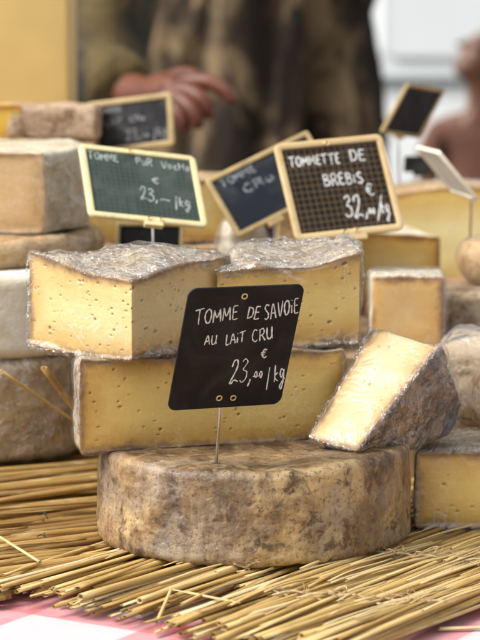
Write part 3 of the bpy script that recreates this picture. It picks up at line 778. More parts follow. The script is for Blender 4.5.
# ------------------------------------------------------------------ price signs
GLYPH = {  # strokes on a grid one unit high, y upwards
 'T': (.75, [[(0, .93), (.78, 1.02)], [(.40, .98), (.34, .5), (.32, 0)]]),
 'O': (.62, [[(.32, .95), (.08, .75), (.04, .35), (.2, .04), (.45, .1), (.58, .5), (.5, .85), (.28, .96)]]),
 'M': (.74, [[(.02, 0), (.08, .9)], [(.08, .9), (.34, .35), (.62, .92)], [(.62, .92), (.70, .0)]]),
 'E': (.52, [[(.5, .93), (.1, .9), (.06, .5), (.08, .04), (.5, .05)], [(.08, .5), (.42, .52)]]),
 'D': (.62, [[(.1, .95), (.06, .02)], [(.0, .92), (.35, .9), (.58, .6), (.5, .2), (.06, .02)]]),
 'S': (.56, [[(.52, .86), (.3, .98), (.1, .8), (.2, .56), (.42, .42), (.44, .15), (.22, .0), (.02, .12)]]),
 'A': (.66, [[(.0, 0), (.3, .95), (.62, 0)], [(.1, .36), (.52, .38)]]),
 'V': (.60, [[(.02, .95), (.26, .02), (.6, .98)]]),
 'I': (.20, [[(.12, .9), (.08, .02)]]),
 'i': (.22, [[(.12, .62), (.08, .02)], [(.10, .92), (.13, .95)]]),
 'U': (.60, [[(.06, .95), (.04, .3), (.24, .0), (.5, .2), (.55, .95)], [(.55, .5), (.6, .0)]]),
 'L': (.50, [[(.14, .97), (.06, .04), (.5, .06)]]),
 'C': (.58, [[(.54, .84), (.32, .96), (.08, .66), (.08, .25), (.3, .0), (.55, .14)]]),
 'R': (.62, [[(.1, .95), (.06, 0)], [(.02, .9), (.4, .95), (.54, .72), (.36, .5), (.1, .47)], [(.28, .48), (.6, .0)]]),
 'B': (.60, [[(.1, .95), (.06, .02)], [(.04, .92), (.42, .9), (.44, .62), (.1, .52)], [(.1, .52), (.52, .42), (.5, .1), (.06, .02)]]),
 'P': (.56, [[(.1, .95), (.06, 0)], [(.02, .9), (.42, .95), (.52, .68), (.3, .46), (.1, .46)]]),
 'H': (.62, [[(.06, .95), (.04, 0)], [(.56, .98), (.54, 0)], [(.05, .48), (.55, .52)]]),
 'u': (.5, [[(.06, .6), (.06, .15), (.22, .0), (.4, .16), (.42, .6)], [(.42, .4), (.48, .0)]]),
 'r': (.4, [[(.08, .6), (.08, 0)], [(.08, .4), (.24, .6), (.38, .55)]]),
 'e': (.46, [[(.06, .32), (.4, .36), (.32, .58), (.12, .52), (.05, .25), (.2, .0), (.42, .1)]]),
 'a': (.5, [[(.4, .52), (.18, .6), (.05, .3), (.16, .0), (.36, .2), (.42, .58)], [(.42, .58), (.4, .12), (.5, .0)]]),
 'c': (.42, [[(.38, .52), (.2, .6), (.05, .3), (.18, .0), (.4, .1)]]),
 'h': (.48, [[(.08, 1.0), (.06, 0)], [(.06, .34), (.24, .58), (.4, .4), (.42, .0)]]),
 '2': (.66, [[(.08, .72), (.16, .95), (.42, 1.0), (.5, .72), (.26, .28), (.02, .02), (.14, -.06), (.34, .08), (.66, .0)]]),
 '3': (.56, [[(.06, .88), (.3, 1.0), (.48, .8), (.2, .54), (.48, .4), (.48, .08), (.2, -.08), (.0, .05)]]),
 ',': (.26, [[(.14, .1), (.12, -.04), (.02, -.24)]]),
 'o': (.32, [[(.16, .34), (.02, .2), (.12, .02), (.27, .14), (.22, .32), (.12, .34)]]),
 '_': (.30, [[(.0, .14), (.3, .18)]]),
 '-': (.62, [[(.0, .16), (.2, .22), (.4, .14), (.6, .2)]]),
 '/': (.46, [[(.02, -.3), (.42, 1.05)]]),
 'k': (.46, [[(.12, .95), (.04, .0)], [(.38, .52), (.08, .26), (.42, .02)]]),
 'g': (.5, [[(.4, .48), (.18, .56), (.05, .3), (.18, .08), (.36, .26), (.42, .52)], [(.42, .52), (.38, -.05), (.18, -.42), (.0, -.3)]]),
 'q': (.5, [[(.36, .5), (.14, .56), (.04, .32), (.18, .12), (.36, .34)], [(.40, .54), (.34, -.1), (.14, -.5), (.02, -.36), (.3, -.1), (.52, .06)]]),
 '€': (.72, [[(.66, .85), (.42, .98), (.2, .72), (.18, .3), (.38, .02), (.64, .12)], [(.0, .62), (.5, .64)], [(.0, .4), (.46, .42)]]),
}
def chalk_mat(name, c, dens):
    m = NM(name); n = m.noise(900, 3, .7)
    a = m.ramp(n, [(dens - .14, 0), (dens + .10, 1)])
    m.set(color=c, rough=.95, alpha=a, spec=.1); return m.m
CHALK = chalk_mat('chalk', (.80, .80, .78), .36)
CHALK_SOFT = chalk_mat('chalk_soft', (.50, .54, .52), .44)
PIN = plain('steel_pin', (.62, .60, .56), .28, .1, 200, 0, 1.0)
BRASS = plain('brass_eyelet', (.80, .60, .28), .35, .15, 300, 0, 1.0)
FRAME_WOOD = NM('pale_frame_wood'); g = FRAME_WOOD.noise(60, 4, .6, stretch=(.3, .3, 1)); FRAME_WOOD.set(color=FRAME_WOOD.ramp(g, [(.3, (.58, .41, .19)), (.7, (.74, .57, .31))]), rough=.5, coat=.2); FRAME_WOOD = FRAME_WOOD.m
FRAME_CREAM = plain('cream_frame_wood', (.72, .63, .34), .5, .10, 60)
FRAME_OLD = plain('old_frame_wood', (.40, .29, .13), .6, .2, 60)

def slate_mat(name, c, smudge=.08, rough=.55, grid=None, cell=.0046):
    """written-on slate; the grid lines come from board coordinates stored on its vertices"""
    m = NM(name)
    sm = m.noise(38, 4, .6, dist=.8); base = m.mix(m.ramp(sm, [(.42, 0), (.72, smudge)]), c, (.6, .6, .58))
    if grid:
        u, v = m.attr('bu'), m.attr('bv')
        def line(s_): 
            f = m.math('FRACT', m.math('DIVIDE', s_, cell)); return m.math('LESS_THAN', m.math('ABSOLUTE', m.math('SUBTRACT', f, .5)), .07)
        base = m.mix(m.math('MULTIPLY', m.math('MAXIMUM', line(u), line(v)), .8), base, grid)
    m.set(color=base, rough=rough, spec=.2, normal=m.bump(m.noise(500, 3), .0001, .5)); return m.m
SL_BLACK = slate_mat('slate_black', (.008, .008, .0095), .025, .5)
SL_BROWN = slate_mat('slate_brown', (.013, .010, .008), .03, .5, (.16, .105, .045), .0049)
SL_GREEN = slate_mat('slate_green', (.034, .050, .042), .08, .6, (.070, .095, .080), .0040)
SL_BLUE = slate_mat('slate_blue', (.012, .016, .023), .05, .6)
SL_DARK = slate_mat('slate_dark', (.014, .014, .016), .08, .6)
SL_GREYBACK = plain('grey_board', (.62, .63, .60), .6, .1, 40)

def rrect(w_, h_, r, n=6):
    out = []
    for cx, cy, a0 in ((w_ / 2 - r, h_ / 2 - r, 0), (-w_ / 2 + r, h_ / 2 - r, 90), (-w_ / 2 + r, -h_ / 2 + r, 180), (w_ / 2 - r, -h_ / 2 + r, 270)):
        out += [(cx + r * math.cos(R(a0 + 90 * k / n)), cy + r * math.sin(R(a0 + 90 * k / n))) for k in range(n + 1)]
    return out

def price_sign(label, corners, slate, frame=None, fw=.005, texts=(), chalk=None, pin=None, eyelets=(), thick=.0022, stroke=.00045, rad=.004, group='price signs', back=None):
    """corners: (x, y, Y) for top left, top right, bottom right, bottom left; pin: (u along the bottom edge 0-1, z of its foot)"""
    TL, TR, BR, BL = [P(*c) for c in corners]
    c = (TL + TR + BR + BL) / 4; U = ((TR + BR) - (TL + BL)) / 2; Vv = ((TL + TR) - (BL + BR)) / 2
    w_, h_ = np.linalg.norm(U), np.linalg.norm(Vv); u, v = U / w_, Vv / h_; n = np.cross(u, v); n /= np.linalg.norm(n)
    if n[1] > 0: n = -n
    tw = np.zeros(3)
    def W(a, b, d=0): return c + u * a + v * b + n * d + tw * (a / (w_ / 2)) * (-(b / (h_ / 2)))
    foot = None
    if pin:
        base = W((pin[0] - .5) * w_, -h_ / 2, 0); dr = np.array([pin[2] if len(pin) > 2 else 0, 0.004, -1.0]); foot = base + dr * (base[2] - pin[1])
    root = empty('price_sign', foot if foot is not None else W(0, -h_ / 2), label, 'price sign', group)
    o0 = np.array(root.location)
    inner = fw if frame else 0
    # board
    mb = MB(); ring = rrect(w_ - 2 * inner, h_ - 2 * inner, max(rad - inner, .0008)); ch = .0003
    def rg(d, ins): return [W(a * (1 - 2 * ins / w_), b * (1 - 2 * ins / h_), d) for a, b in ring]
    f_ = thick * (.15 if frame else .5); bk = -thick * .5
    L4 = [rg(bk, ch), rg(bk + ch, 0), rg(f_ - ch, 0), rg(f_, ch)]
    # a gridded front so the board can be slightly bowed and carries its own coordinates
    mb.loft(L4)
    m_ = len(ring); bu = np.array([a for _ in L4 for a, b in ring]); bv = np.array([b for _ in L4 for a, b in ring])
    V = np.concatenate(mb.V) - o0
    board = mesh_obj('slate', V, mb.Fc, slate, root, {'bu': bu + w_, 'bv': bv + h_}, True); set_auto(board, 35)
    if frame:
        fr = MB(); outr = rrect(w_, h_, rad); inn = rrect(w_ - 2 * fw, h_ - 2 * fw, max(rad - fw, .0008))
        prof = [(0, -.5), (0, .32), (.12, .46), (.3, .5), (.75, .5), (.93, .44), (1, .3), (1, -.5)]
        rings = [[W(*(np.array(a) * (1 - s) + np.array(b) * s), d * thick * 1.5) for a, b in zip(outr, inn)] for s, d in prof]
        rings.append(rings[0]); fr.loft(rings, False); fr.V = [fr.V[0] - o0]
        set_auto(mesh_obj('frame', np.concatenate(fr.V), fr.Fc, frame, root), 40)
    if eyelets:
        for a, b in eyelets:
            e = MB(); pts = []
            rings = []
            for k in range(17):
                t = 2 * math.pi * k / 16; rings.append([W((a - .5) * w_ + (.0017 + .0005 * math.cos(s)) * math.cos(t), (b - .5) * h_ + (.0017 + .0005 * math.cos(s)) * math.sin(t), (thick * .75 if frame else f_) + .0001 + .0005 * math.sin(s)) for s in np.linspace(0, 2 * math.pi, 8, endpoint=False)])
            e.loft(rings, False); mesh_obj('eyelet', np.concatenate(e.V) - o0, e.Fc, BRASS, root)
    if pin:
        pb = MB(); top = W((pin[0] - .5) * w_, -h_ / 2 + h_ * .06, -thick * .5 - .0010); pb.tube([top, base + n * (-thick * .5 - .0006), foot + np.array([0, 0, -.012])], .00095, 8)
        mesh_obj('pin', np.concatenate(pb.V) - o0, pb.Fc, PIN, root)
        if frame:
            cb = MB(); cc = [W((pin[0] - .5) * w_ + sx * .007, -h_ / 2 + y_, d) for d in (-thick * .9, thick * .80) for sx, y_ in ((-1, -.0035), (1, -.0035), (1, .001), (-1, .001))]
            cb.add(cc, [(3, 2, 1, 0), (4, 5, 6, 7), (0, 1, 5, 4), (1, 2, 6, 5), (2, 3, 7, 6), (3, 0, 4, 7)])
            mesh_obj('clip', np.concatenate(cb.V) - o0, cb.Fc, frame, root, smooth=False)
    if texts:
        tb = MB(); rs = random.Random(len(label))
        for s, x0, y0, x1, y1, H in texts:      # baseline from (x0, y0) to (x1, y1) in fractions of the board; H letter height as a fraction of board height
            adv = sum(GLYPH[ch][0] + .14 if ch in GLYPH else .42 for ch in s)
            a0 = np.array([(x0 - .5) * w_, (y0 - .5) * h_]); a1 = np.array([(x1 - .5) * w_, (y1 - .5) * h_]); d = a1 - a0; Lw = np.linalg.norm(d); d /= Lw
            pr = np.array([-d[1], d[0]]); sx = Lw / adv; hh = H * h_; x = 0
            for ch in s:
                if ch not in GLYPH: x += .42; continue
                wd, st = GLYPH[ch]; jy = rs.uniform(-.05, .05); big = rs.uniform(.92, 1.06)
                for ln in st:
                    q = catmull([np.array([px + rs.uniform(-.02, .02), py + rs.uniform(-.02, .02)]) for px, py in ln], 7)
                    q2 = [a0 + d * (x + p[0]) * sx + pr * ((p[1] * big + jy) * hh) for p in q]
                    rA, rB = [], []; wv = stroke * rs.uniform(.8, 1.2)
                    for i, p in enumerate(q2):
                        t = q2[min(i + 1, len(q2) - 1)] - q2[max(i - 1, 0)]; t /= np.linalg.norm(t) + 1e-9; nn = np.array([-t[1], t[0]])
                        ww = wv * (1 + .25 * math.sin(i * .9 + x * 3)) * (.75 if i in (0, len(q2) - 1) else 1)
                        rA.append(W(*(p + nn * ww), f_ + .00010)); rB.append(W(*(p - nn * ww), f_ + .00010))
                    k = len(q2); tb.add(rA + rB, [(i, i + 1, k + i + 1, k + i) for i in range(k - 1)])
                x += wd + .14
        mesh_obj('chalk_writing', np.concatenate(tb.V) - o0, tb.Fc, chalk or CHALK, root, smooth=False)
    return root

price_sign('black frameless price sign on a steel pin in front, reading Tomme de Savoie', [(190, 287, 1.385), (304, 285.5, 1.416), (281, 402, 1.446), (166, 412, 1.418)], SL_BLACK,
           texts=[('TOMME', .10, .71, .475, .745, .125), ('DE', .54, .735, .66, .735, .105), ('SAVOiE', .70, .725, 1.00, .775, .125), ('AU', .215, .535, .325, .54, .085), ('LAiT', .40, .535, .575, .555, .09), ('CRU', .63, .54, .815, .57, .105),
                  ('€', .735, .405, .80, .41, .075), ('23,', .50, .215, .705, .225, .185), ('oo', .715, .235, .80, .25, .16), ('_', .70, .245, .80, .245, .05), ('/', .83, .17, .905, .19, .15), ('kq', .895, .20, 1.0, .215, .155)],
           pin=(.47, .0745, -.10), eyelets=[(.485, .925), (.435, .085), (.56, .08)], thick=.0016, stroke=.00042, rad=.0055)
price_sign('brown grid price sign in a pale wooden frame, reading Tommette de Brebis', [(272.5, 145, 1.765), (382, 134, 1.79), (404, 230, 1.765), (297, 241.5, 1.738)], SL_BROWN, FRAME_WOOD, .0051,
           texts=[('TOMMETTE', .10, .755, .575, .745, .105), ('DE', .66, .755, .815, .75, .115), ('BREBiS', .37, .52, .745, .525, .125), ('€', .735, .375, .83, .385, .12), ('32,', .50, .20, .72, .185, .20), ('oo', .71, .20, .775, .19, .17), ('_', .705, .205, .785, .185, .1), ('/', .79, .18, .825, .17, .20), ('kq', .825, .195, .915, .185, .15)],
           pin=(.56, .1405), eyelets=[(.475, .955), (.445, .04), (.56, .045)], stroke=.00052, rad=.005)
price_sign('green grid price sign in a cream frame at left, reading Tomme pur vache', [(78, 145, 1.725), (195, 156.5, 1.755), (207.5, 229, 1.708), (89.5, 215.5, 1.678)], SL_GREEN, FRAME_CREAM, .0047,
           texts=[('TOMME', .065, .81, .33, .80, .11), ('PuR', .47, .80, .62, .79, .12), ('VacHe', .69, .79, .94, .775, .10), ('€', .585, .555, .655, .55, .085), ('23,', .46, .315, .62, .30, .17), ('-', .63, .30, .74, .30, .15), ('/', .75, .25, .78, .25, .15), ('kq', .785, .27, .895, .26, .14)],
           pin=(.535, .1405), eyelets=[(.43, .955), (.50, .035), (.60, .035)], chalk=CHALK_SOFT, stroke=.00042, rad=.005)
SCR = [('TOMME', .06, .74, .42, .77, .12), ('De', .50, .77, .62, .78, .10), ('CHeVRe', .66, .78, .97, .81, .12), ('AU LAiT', .08, .50, .42, .53, .11), ('CRu', .50, .55, .68, .56, .11), ('23,', .45, .20, .62, .22, .2), ('oo', .63, .23, .72, .24, .16), ('/', .76, .18, .81, .19, .18), ('kq', .81, .22, .95, .23, .16)]
SCR = [t for t in SCR if t[0] not in ('CHeVRe', 'De')] 
price_sign('small black price sign in an old wooden frame below the seller\'s hand', [(86, 103, 2.06), (172, 92, 2.04), (175, 145.5, 2.03), (89, 156, 2.05)], SL_DARK, FRAME_OLD, .0052, texts=SCR, chalk=chalk_mat('chalk_faint', (.26, .27, .28), .50), pin=(.5, .2175), stroke=.0009, rad=.004)
price_sign('tilted dark blue slate between the two grid signs, its top corner hidden', [(204.5, 181, 1.86), (307, 130, 1.90), (341, 187, 1.88), (238, 238, 1.84)], SL_BLUE, FRAME_OLD, .0042,
           texts=[('TOMME', .10, .78, .44, .79, .13), ('CRu', .25, .55, .55, .56, .13)], chalk=chalk_mat('chalk_faint_blue', (.30, .32, .35), .50), pin=(.35, .1405), stroke=.0009, rad=.003)
price_sign('dark price sign seen tilted against the white van', [(407, 84, 2.20), (445, 89, 2.26), (418, 139, 2.24), (381, 132, 2.18)], SL_BLACK, FRAME_OLD, .0035, pin=(.5, .199), rad=.003)
price_sign('pale grey price sign seen nearly edge-on at the right', [(411, 139, 2.00), (444, 160, 1.90), (472, 192, 1.90), (459, 200, 2.00)], SL_GREYBACK, plain('bleached_frame_wood', (.70, .65, .52)), .0032, pin=(.7, .165), rad=.003)
price_sign('little black sign standing under the green sign', [(117, 222, 1.885), (184, 222, 1.885), (184, 262, 1.88), (114, 262, 1.88)], SL_BLACK, FRAME_OLD, .0035, pin=(.5, .1405), rad=.003)
price_sign('small dark sign on a thick peg behind the yellow wedges', [(404, 156, 2.26), (432, 156, 2.26), (430, 172, 2.26), (404, 172, 2.26)], SL_DARK, plain('black_peg', (.02, .016, .012)), .003, pin=(.62, .1005), rad=.002)

# ------------------------------------------------------------------ yellow board at left
yb = empty('yellow_box', (-.30, 2.38, .2435), 'tall plain yellow box standing behind the cheeses at the upper left', 'box')
YEL = plain('yellow_card', (.74, .54, .20), .65, .10, 8, .0006)
x1 = P(69, 60, 2.25)[0]
MB().box((-.46, 2.25, .2435), (x1, 2.36, .60), .004).build('box_body', YEL, yb)
MB().box((-.463, 2.247, .6005), (x1 + .003, 2.363, .625), .004).build('lid', YEL, yb)
# ------------------------------------------------------------------ plane tree
BARK = NM('bark')
b1 = BARK.noise(4.2, 6, .68, stretch=(1, 1, .45), dist=.8); b2 = BARK.noise(11, 5, .65, stretch=(1, 1, .5))
c = BARK.ramp(b1, [(.37, (.010, .006, .003)), (.46, (.034, .020, .009)), (.53, (.085, .052, .024)), (.60, (.30, .21, .11))])
c = BARK.mix(BARK.ramp(BARK.noise(9, 3, .6, stretch=(1, 1, .6), dist=.5), [(.50, 0), (.56, .7)]), c, (.24, .165, .085))
c = BARK.mix(BARK.ramp(b2, [(.40, .9), (.52, 0)]), c, (.02, .012, .007))
BARK.set(color=c, rough=.95, normal=BARK.bump(BARK.math('ADD', b1, BARK.math('MULTIPLY', b2, .5)), .02)); BARK = BARK.m
tr = empty('tree', (.0, 4.7, GZ), 'thick old tree trunk with rough folded brown bark behind the stall', 'tree')
n, m = 220, 260
th = np.linspace(0, 2 * np.pi, n, endpoint=False); zz = np.linspace(0, 5.2, m)
TH, ZZ = np.meshgrid(th, zz)
rad = .235 + .16 * np.exp(-ZZ / .35) + .012 * np.sin(ZZ * 1.3)
pp = np.stack([np.cos(TH) * .5, np.sin(TH) * .5, ZZ * .35], -1)
fold = np.abs(fbm(pp, 5.0, 3, 5)); rad = rad * (1 + .45 * (np.minimum(fold, .45) - .25) + .05 * fbm(pp, 14, 3, 9))
wob = .10 * np.sin(ZZ * 3.1) + .05 * np.sin(ZZ * 7.3 + 1)
for t0_, dp, wd in ((-54, .13, .13), (-82, .05, .07), (-112, .06, .09), (-30, .05, .08)):
    rad = rad - dp * np.exp(-(((TH - 2 * np.pi) - R(t0_) + wob * .8) / wd) ** 2) * (.75 + .25 * np.sin(ZZ * 4.1 + t0_))
V = np.stack([np.cos(TH) * rad + .02 * np.sin(ZZ * .9), np.sin(TH) * rad, ZZ], -1)
idx = np.arange(n * m).reshape(m, n); nx_ = np.roll(idx, -1, 1)
mesh_obj('trunk', V.reshape(-1, 3), np.stack([idx[:-1], nx_[:-1], nx_[1:], idx[1:]], -1).reshape(-1, 4), BARK, tr)
lim = MB()
for k in range(7):
    a = k * 2.4; d = np.array([math.cos(a), math.sin(a), 0]); z0 = 4.4 + .1 * k
    lim.tube(catmull([np.array([0, 0, z0]) + d * .08, np.array([0, 0, z0 + .5]) + d * .6, np.array([0, 0, z0 + 1.3]) + d * 1.3, np.array([0, 0, z0 + 1.9]) + d * 1.7], 5), np.linspace(.11, .02, 16), 10)
mesh_obj('limbs', np.concatenate(lim.V), lim.Fc, BARK, tr)

# ------------------------------------------------------------------ white van
WHITE = plain('white_paint', (.84, .87, .87), .25, .02, 3, 0, coat=.6)
RUBBER = plain('grey_rubber', (.17, .20, .20), .7)
GLASS = plain('blanked_window', (.82, .86, .86), .3, .03, 2, 0, coat=.3)
DARK = plain('dark_plastic', (.03, .03, .032), .6)
van = empty('white_van', (2.2, 7.6, GZ), 'white delivery van parked behind the tree, with a grey-sealed side window', 'van')
def q(x, y, z): return (x, y, z + GZ)
# side profile (x from the nose on the right to the tail), extruded across
xl = P(318, 60, 6.9)[0]
prof = [(xl, .45), (xl - .0, 1.2), (xl + .02, 1.75), (xl + .10, 2.10), (xl + .3, 2.22), (xl + 3.1, 2.22), (xl + 3.55, 2.0), (xl + 4.1, 1.35), (xl + 4.7, 1.18), (xl + 4.95, .95), (xl + 5.0, .42), (xl + 4.6, .36), (xl + .1, .36)]
b = MB(); rings = []
for y, ins in ((6.90, .06), (6.92, .02), (6.98, 0), (8.55, 0), (8.62, .03), (8.64, .07)):
    cx, cz = xl + 2.5, 1.2
    rings.append([q(x + (cx - x) * ins * .35, y + (0.10 * max(0, z - 1.2) if y < 7.5 else -.10 * max(0, z - 1.2)), z + (cz - z) * ins * .6) for x, z in prof])
b.loft(rings); o = b.build('body', WHITE, van); set_auto(o, 30)
def vpanel(x0, x1, z0, z1, r, yo):   # rounded outline on the van's side (the side leans in above the waist)
    pts = [((x0 + x1) / 2 + a, (z0 + z1) / 2 + c_) for a, c_ in rrect(x1 - x0, z1 - z0, r, 8)]
    return [q(x, 6.90 + .10 * max(0, z - 1.2) + yo, z) for x, z in pts]
wx0 = P(357, 60, 6.9)[0]; wz0 = P(400, 81, 6.9)[2] - GZ
def ring_frame(x0, x1, z0, z1, r, wd, d0, mat, name):
    b = MB(); b.loft([vpanel(x0, x1, z0, z1, r, .01), vpanel(x0, x1, z0, z1, r, -d0), vpanel(x0 + wd, x1 - wd, z0 + wd, z1 - wd, r * .8, -d0), vpanel(x0 + wd, x1 - wd, z0 + wd, z1 - wd, r * .8, .01)], False)
    return b.build(name, mat, van, False)
sealo = ring_frame(wx0, wx0 + 1.15, wz0 - .012, wz0 + .72, .07, .022, .014, RUBBER, 'window_seal')
b = MB(); b.loft([vpanel(wx0 + .021, wx0 + 1.129, wz0 + .009, wz0 + .699, .055, .008), vpanel(wx0 + .021, wx0 + 1.129, wz0 + .009, wz0 + .699, .055, -.006)]); b.build('window', GLASS, van, False)
b = MB(); b.loft([vpanel(wx0 + .07, wx0 + 1.08, wz0 + .065, wz0 + .645, .05, .0), vpanel(wx0 + .075, wx0 + 1.075, wz0 + .07, wz0 + .64, .05, -.014)]); b.build('window_panel', GLASS, van, False)
ring_frame(xl + 3.05, xl + 3.85, 1.30, 1.80, .06, .02, .012, RUBBER, 'door_seal')
MB().box(q(xl + .02, 6.885, .50), q(xl + 4.9, 6.899, .60), .006).build('rub_strip', DARK, van)
for x in (xl + .95, xl + 4.05):
    for y, s in ((6.93, 1), (8.42, -1)):
        b = MB(); prof_w = [(0, .30), (.02, .335), (.06, .345), (.16, .345), (.20, .335), (.22, .30)]
        b.loft([[q(x + r * math.cos(t), y - .04 + d, .345 + r * math.sin(t)) for t in np.linspace(0, 2 * math.pi, 40, endpoint=False)] for d, r in prof_w])
        wh = b.build('wheel', plain('tyre_rubber', (.02, .02, .02), .8), van)
        b = MB(); b.loft([[q(x + r * math.cos(t), y - .045 + d if s > 0 else y + .185 - d, .345 + r * math.sin(t)) for t in np.linspace(0, 2 * math.pi, 30, endpoint=False)] for d, r in ((.03, .21), (0, .20), (.01, .16), (.004, .06))])
        ro = MB(); ro.V = b.V; ro.Fc = b.Fc
        h_ = mesh_obj('rim', np.concatenate(b.V) - np.array(van.location), b.Fc, plain('rim_metal', (.5, .5, .5), .4, metal=1), wh)

# ------------------------------------------------------------------ people
def skin(name, J, E, mat, parent, sub=2, smooth=True):
    """J: list of (x, y, z, radius or (ra, rb)); grows one continuous surface over the joints"""
    me = bpy.data.meshes.new(name); me.from_pydata([j[:3] for j in J], E, []); me.update()
    o = bpy.data.objects.new(name, me); col.objects.link(o); o.parent = parent
    mod = o.modifiers.new('Skin', 'SKIN'); mod.use_smooth_shade = True; mod.branch_smoothing = .6
    for i, j in enumerate(J):
        r = j[3]; me.skin_vertices[0].data[i].radius = r if isinstance(r, tuple) else (r, r)
        me.skin_vertices[0].data[i].use_root = (i == 0)
    ss = o.modifiers.new('Subsurf', 'SUBSURF'); ss.levels = sub; ss.render_levels = sub
    me.materials.append(mat); return o
def chain(J, E, start, pts):
    prev = start
    for p in pts:
        J.append(p); E.append((prev, len(J) - 1)); prev = len(J) - 1
    return prev
SKIN_T = NM('tanned_skin'); SKIN_T.set(color=SKIN_T.ramp(SKIN_T.noise(30, 3), [(.3, (.10, .038, .018)), (.7, (.16, .066, .034))]), rough=.5, sss=.1, sss_scale=.01); SKIN_T = SKIN_T.m
SKIN_R = NM('ruddy_skin'); SKIN_R.set(color=SKIN_R.ramp(SKIN_R.noise(40, 3), [(.3, (.10, .026, .011)), (.7, (.17, .052, .022))]), rough=.5, sss=.1, sss_scale=.01); SKIN_R = SKIN_R.m
HAIR = plain('brown_hair', (.10, .05, .028), .6, .3, 120, .002)
OLIVE = NM('olive_jacket'); f = OLIVE.noise(9, 4, .55, dist=.6); OLIVE.set(color=OLIVE.ramp(f, [(.42, (.008, .006, .002)), (.60, (.085, .055, .011))]), rough=.85, normal=OLIVE.bump(f, .03)); OLIVE = OLIVE.m
SHIRT = plain('brown_pink_shirt', (.125, .050, .030), .85, .12, 14, .004)
TROUS = plain('dark_trousers', (.03, .03, .035), .85, .2, 20)

# the seller: only a sleeve and a hand come into the photo
def rel(o, p, r): return (p[0] - o[0], p[1] - o[1], p[2] - o[2], r)
so = np.array([-.37, 2.98, GZ]); sel = empty('person', so, 'seller in an olive jacket at the upper left, reaching a reddened hand over the cheeses', 'person')
def ab(x, y, z, r): return (x - so[0], y - so[1], z, r)          # z above the pavement
wr = P(143, 98, 2.62); el = P(92, 86, 2.74)
J = [(0, 0, .95, (.15, .11))]; E = []
k = chain(J, E, 0, [(0, 0, 1.10, (.14, .10)), (0, -.01, 1.28, (.155, .11)), (0, 0, 1.42, (.11, .08)), (0, -.005, 1.50, .052), (0, -.02, 1.57, (.068, .075)), (0, -.03, 1.66, (.078, .095)), (0, -.02, 1.735, (.06, .07))])
chain(J, E, 6, [(0, -.135, 1.63, .013)])
hand0 = rel(so, wr, .024)
ra = chain(J, E, 3, [(.17, -.01, 1.40, .052), (.205, -.10, 1.25, .045), rel(so, el + np.array([0, .03, .0]), .040), hand0])
palm = P(166, 92, 2.585); J.append(rel(so, palm, (.036, .026))); E.append((ra, len(J) - 1)); pk = len(J) - 1
def finger(pix, r0, r1):
    pts = [P(166 + (p[0] - 163) * .86, 90 + (p[1] - 88) * .80, p[2]) for p in pix]; n_ = len(pts)
    chain(J, E, pk, [rel(so, p, r0 + (r1 - r0) * i / (n_ - 1)) for i, p in enumerate(pts)])
finger([(186, 78, 2.56), (214, 78, 2.545), (234, 90, 2.535), (243, 106, 2.53)], .0112, .0070)
finger([(184, 88, 2.545), (205, 98, 2.525), (214, 112, 2.52), (212, 126, 2.525)], .0112, .0070)
finger([(178, 98, 2.54), (194, 112, 2.52), (202, 126, 2.515), (198, 138, 2.52)], .0108, .0068)
finger([(170, 104, 2.545), (180, 120, 2.53), (187, 131, 2.525), (184, 142, 2.53)], .0100, .0065)
finger([(165, 76, 2.60), (186, 68, 2.60), (206, 76, 2.59)], .013, .0095)
la = chain(J, E, 3, [(-.17, -.01, 1.40, .052), (-.23, .0, 1.18, .045), (-.22, -.10, .98, .036), (-.20, -.16, .86, .024), (-.20, -.18, .80, (.034, .02))])
for d in (-.025, -.008, .009, .026): chain(J, E, la, [(-.20 + d, -.19, .745, .010), (-.20 + d, -.18, .70, .0085)])
chain(J, E, la, [(-.165, -.20, .78, .011), (-.155, -.21, .745, .009)])
for s in (-1, 1): chain(J, E, 0, [(s * .095, 0, .82, .082), (s * .10, -.01, .48, .056), (s * .10, .01, .09, .038), (s * .105, -.14, .04, (.04, .03))])
skin('body', J, E, SKIN_R, sel)
Jc = [(0, 0, .86, (.185, .15))]; Ec = []
chain(Jc, Ec, 0, [(0, 0, 1.08, (.175, .135)), (0, -.01, 1.28, (.185, .14)), (0, 0, 1.415, (.14, .105)), (0, 0, 1.475, (.075, .07))])
cuff = el + (wr - el) * .80
chain(Jc, Ec, 3, [(.18, -.01, 1.40, .075), (.215, -.10, 1.25, .070), rel(so, el, .060), rel(so, el + (wr - el) * .45, .055), rel(so, cuff, .044)])
chain(Jc, Ec, 3, [(-.18, -.01, 1.40, .075), (-.235, 0, 1.18, .068), (-.225, -.10, .98, .058), (-.205, -.15, .885, .05)])
skin('jacket', Jc, Ec, OLIVE, sel)
Jt = [(0, 0, .95, (.165, .125))]; Et = []
for s in (-1, 1): chain(Jt, Et, 0, [(s * .095, 0, .80, .10), (s * .10, -.01, .48, .078), (s * .10, .01, .10, .066)])
skin('trousers', Jt, Et, TROUS, sel)
skin('hair', [(0, .0, 1.70, (.092, .10)), (0, .02, 1.76, (.07, .08)), (0, .055, 1.62, (.075, .05))], [(0, 1), (0, 2)], HAIR, sel)

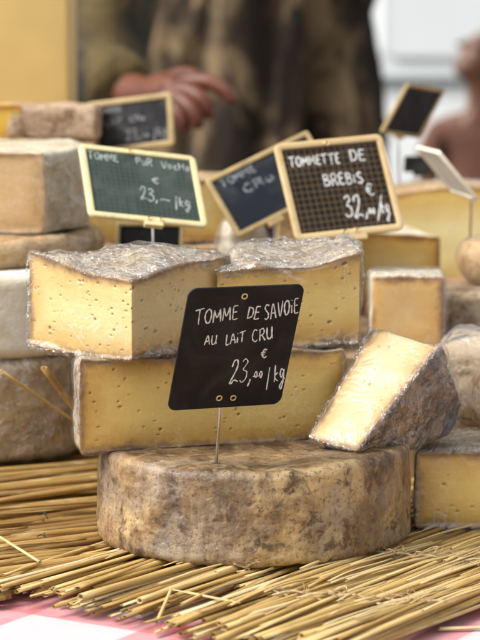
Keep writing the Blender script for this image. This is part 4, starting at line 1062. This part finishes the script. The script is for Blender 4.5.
# the child behind the stall at right, head turned to the left
hx = P(484, 60, 6.0)[0]
co = np.array([hx + .005, 6.0, GZ]); kid = empty('person', co, 'tanned person in a dusty brown top by the van, looking left', 'person')
top_z = P(484, 22, 6.0)[2] - GZ; s_ = top_z / 1.20
def k3(x, y, z, r): return (x * s_, y * s_, z * s_, tuple(a * s_ for a in r) if isinstance(r, tuple) else r * s_)
J = [k3(0, 0, .60, (.095, .075))]; E = []
chain(J, E, 0, [k3(0, 0, .72, (.09, .07)), k3(0, 0, .86, (.10, .075)), k3(0, 0, .945, (.075, .055)), k3(.0, -.005, .99, .040), k3(-.008, -.012, 1.035, (.054, .052)), k3(-.008, -.008, 1.09, (.070, .074)), k3(.0, 0, 1.15, (.060, .066)), k3(0, 0, 1.18, .028)])
chain(J, E, 6, [k3(-.088, -.03, 1.078, .011)])
for d in (-1, 1):
    la = chain(J, E, 3, [k3(d * .115, 0, .93, .036), k3(d * .15, 0, .78, .030), k3(d * .155, -.03, .62, .023), k3(d * .155, -.04, .575, (.024, .014))])
    for f in (-.015, -.005, .005, .015): chain(J, E, la, [k3(d * .155 + f * .6, -.045 + f * .8, .535, .0065), k3(d * .155 + f * .6, -.04 + f * .8, .505, .0055)])
    chain(J, E, la, [k3(d * .14, -.06, .55, .007), k3(d * .137, -.066, .53, .006)])
    chain(J, E, 0, [k3(d * .055, 0, .52, .055), k3(d * .06, -.01, .30, .038), k3(d * .06, .01, .06, .027), k3(d * .062, -.09, .025, (.028, .02))])
skin('body', J, E, SKIN_T, kid)
Jc = [k3(0, 0, .55, (.115, .095))]; Ec = []
chain(Jc, Ec, 0, [k3(0, 0, .72, (.108, .088)), k3(0, 0, .86, (.12, .092)), k3(0, 0, .935, (.095, .07)), k3(0, 0, .965, (.05, .046))])
for d in (-1, 1): chain(Jc, Ec, 3, [k3(d * .115, 0, .925, .050), k3(d * .145, 0, .82, .045)])
skin('shirt', Jc, Ec, SHIRT, kid)
Jt = [k3(0, 0, .59, (.105, .085))]; Et = []
for d in (-1, 1): chain(Jt, Et, 0, [k3(d * .055, 0, .52, .065), k3(d * .06, -.01, .32, .05), k3(d * .06, .01, .10, .042)])
skin('trousers', Jt, Et, TROUS, kid)
skin('hair', [k3(.026, .014, 1.10, (.066, .068)), k3(.012, .008, 1.150, (.058, .064)), k3(.004, .004, 1.185, .030), k3(.03, .03, 1.045, .045)], [(0, 1), (1, 2), (0, 3)], HAIR, kid)
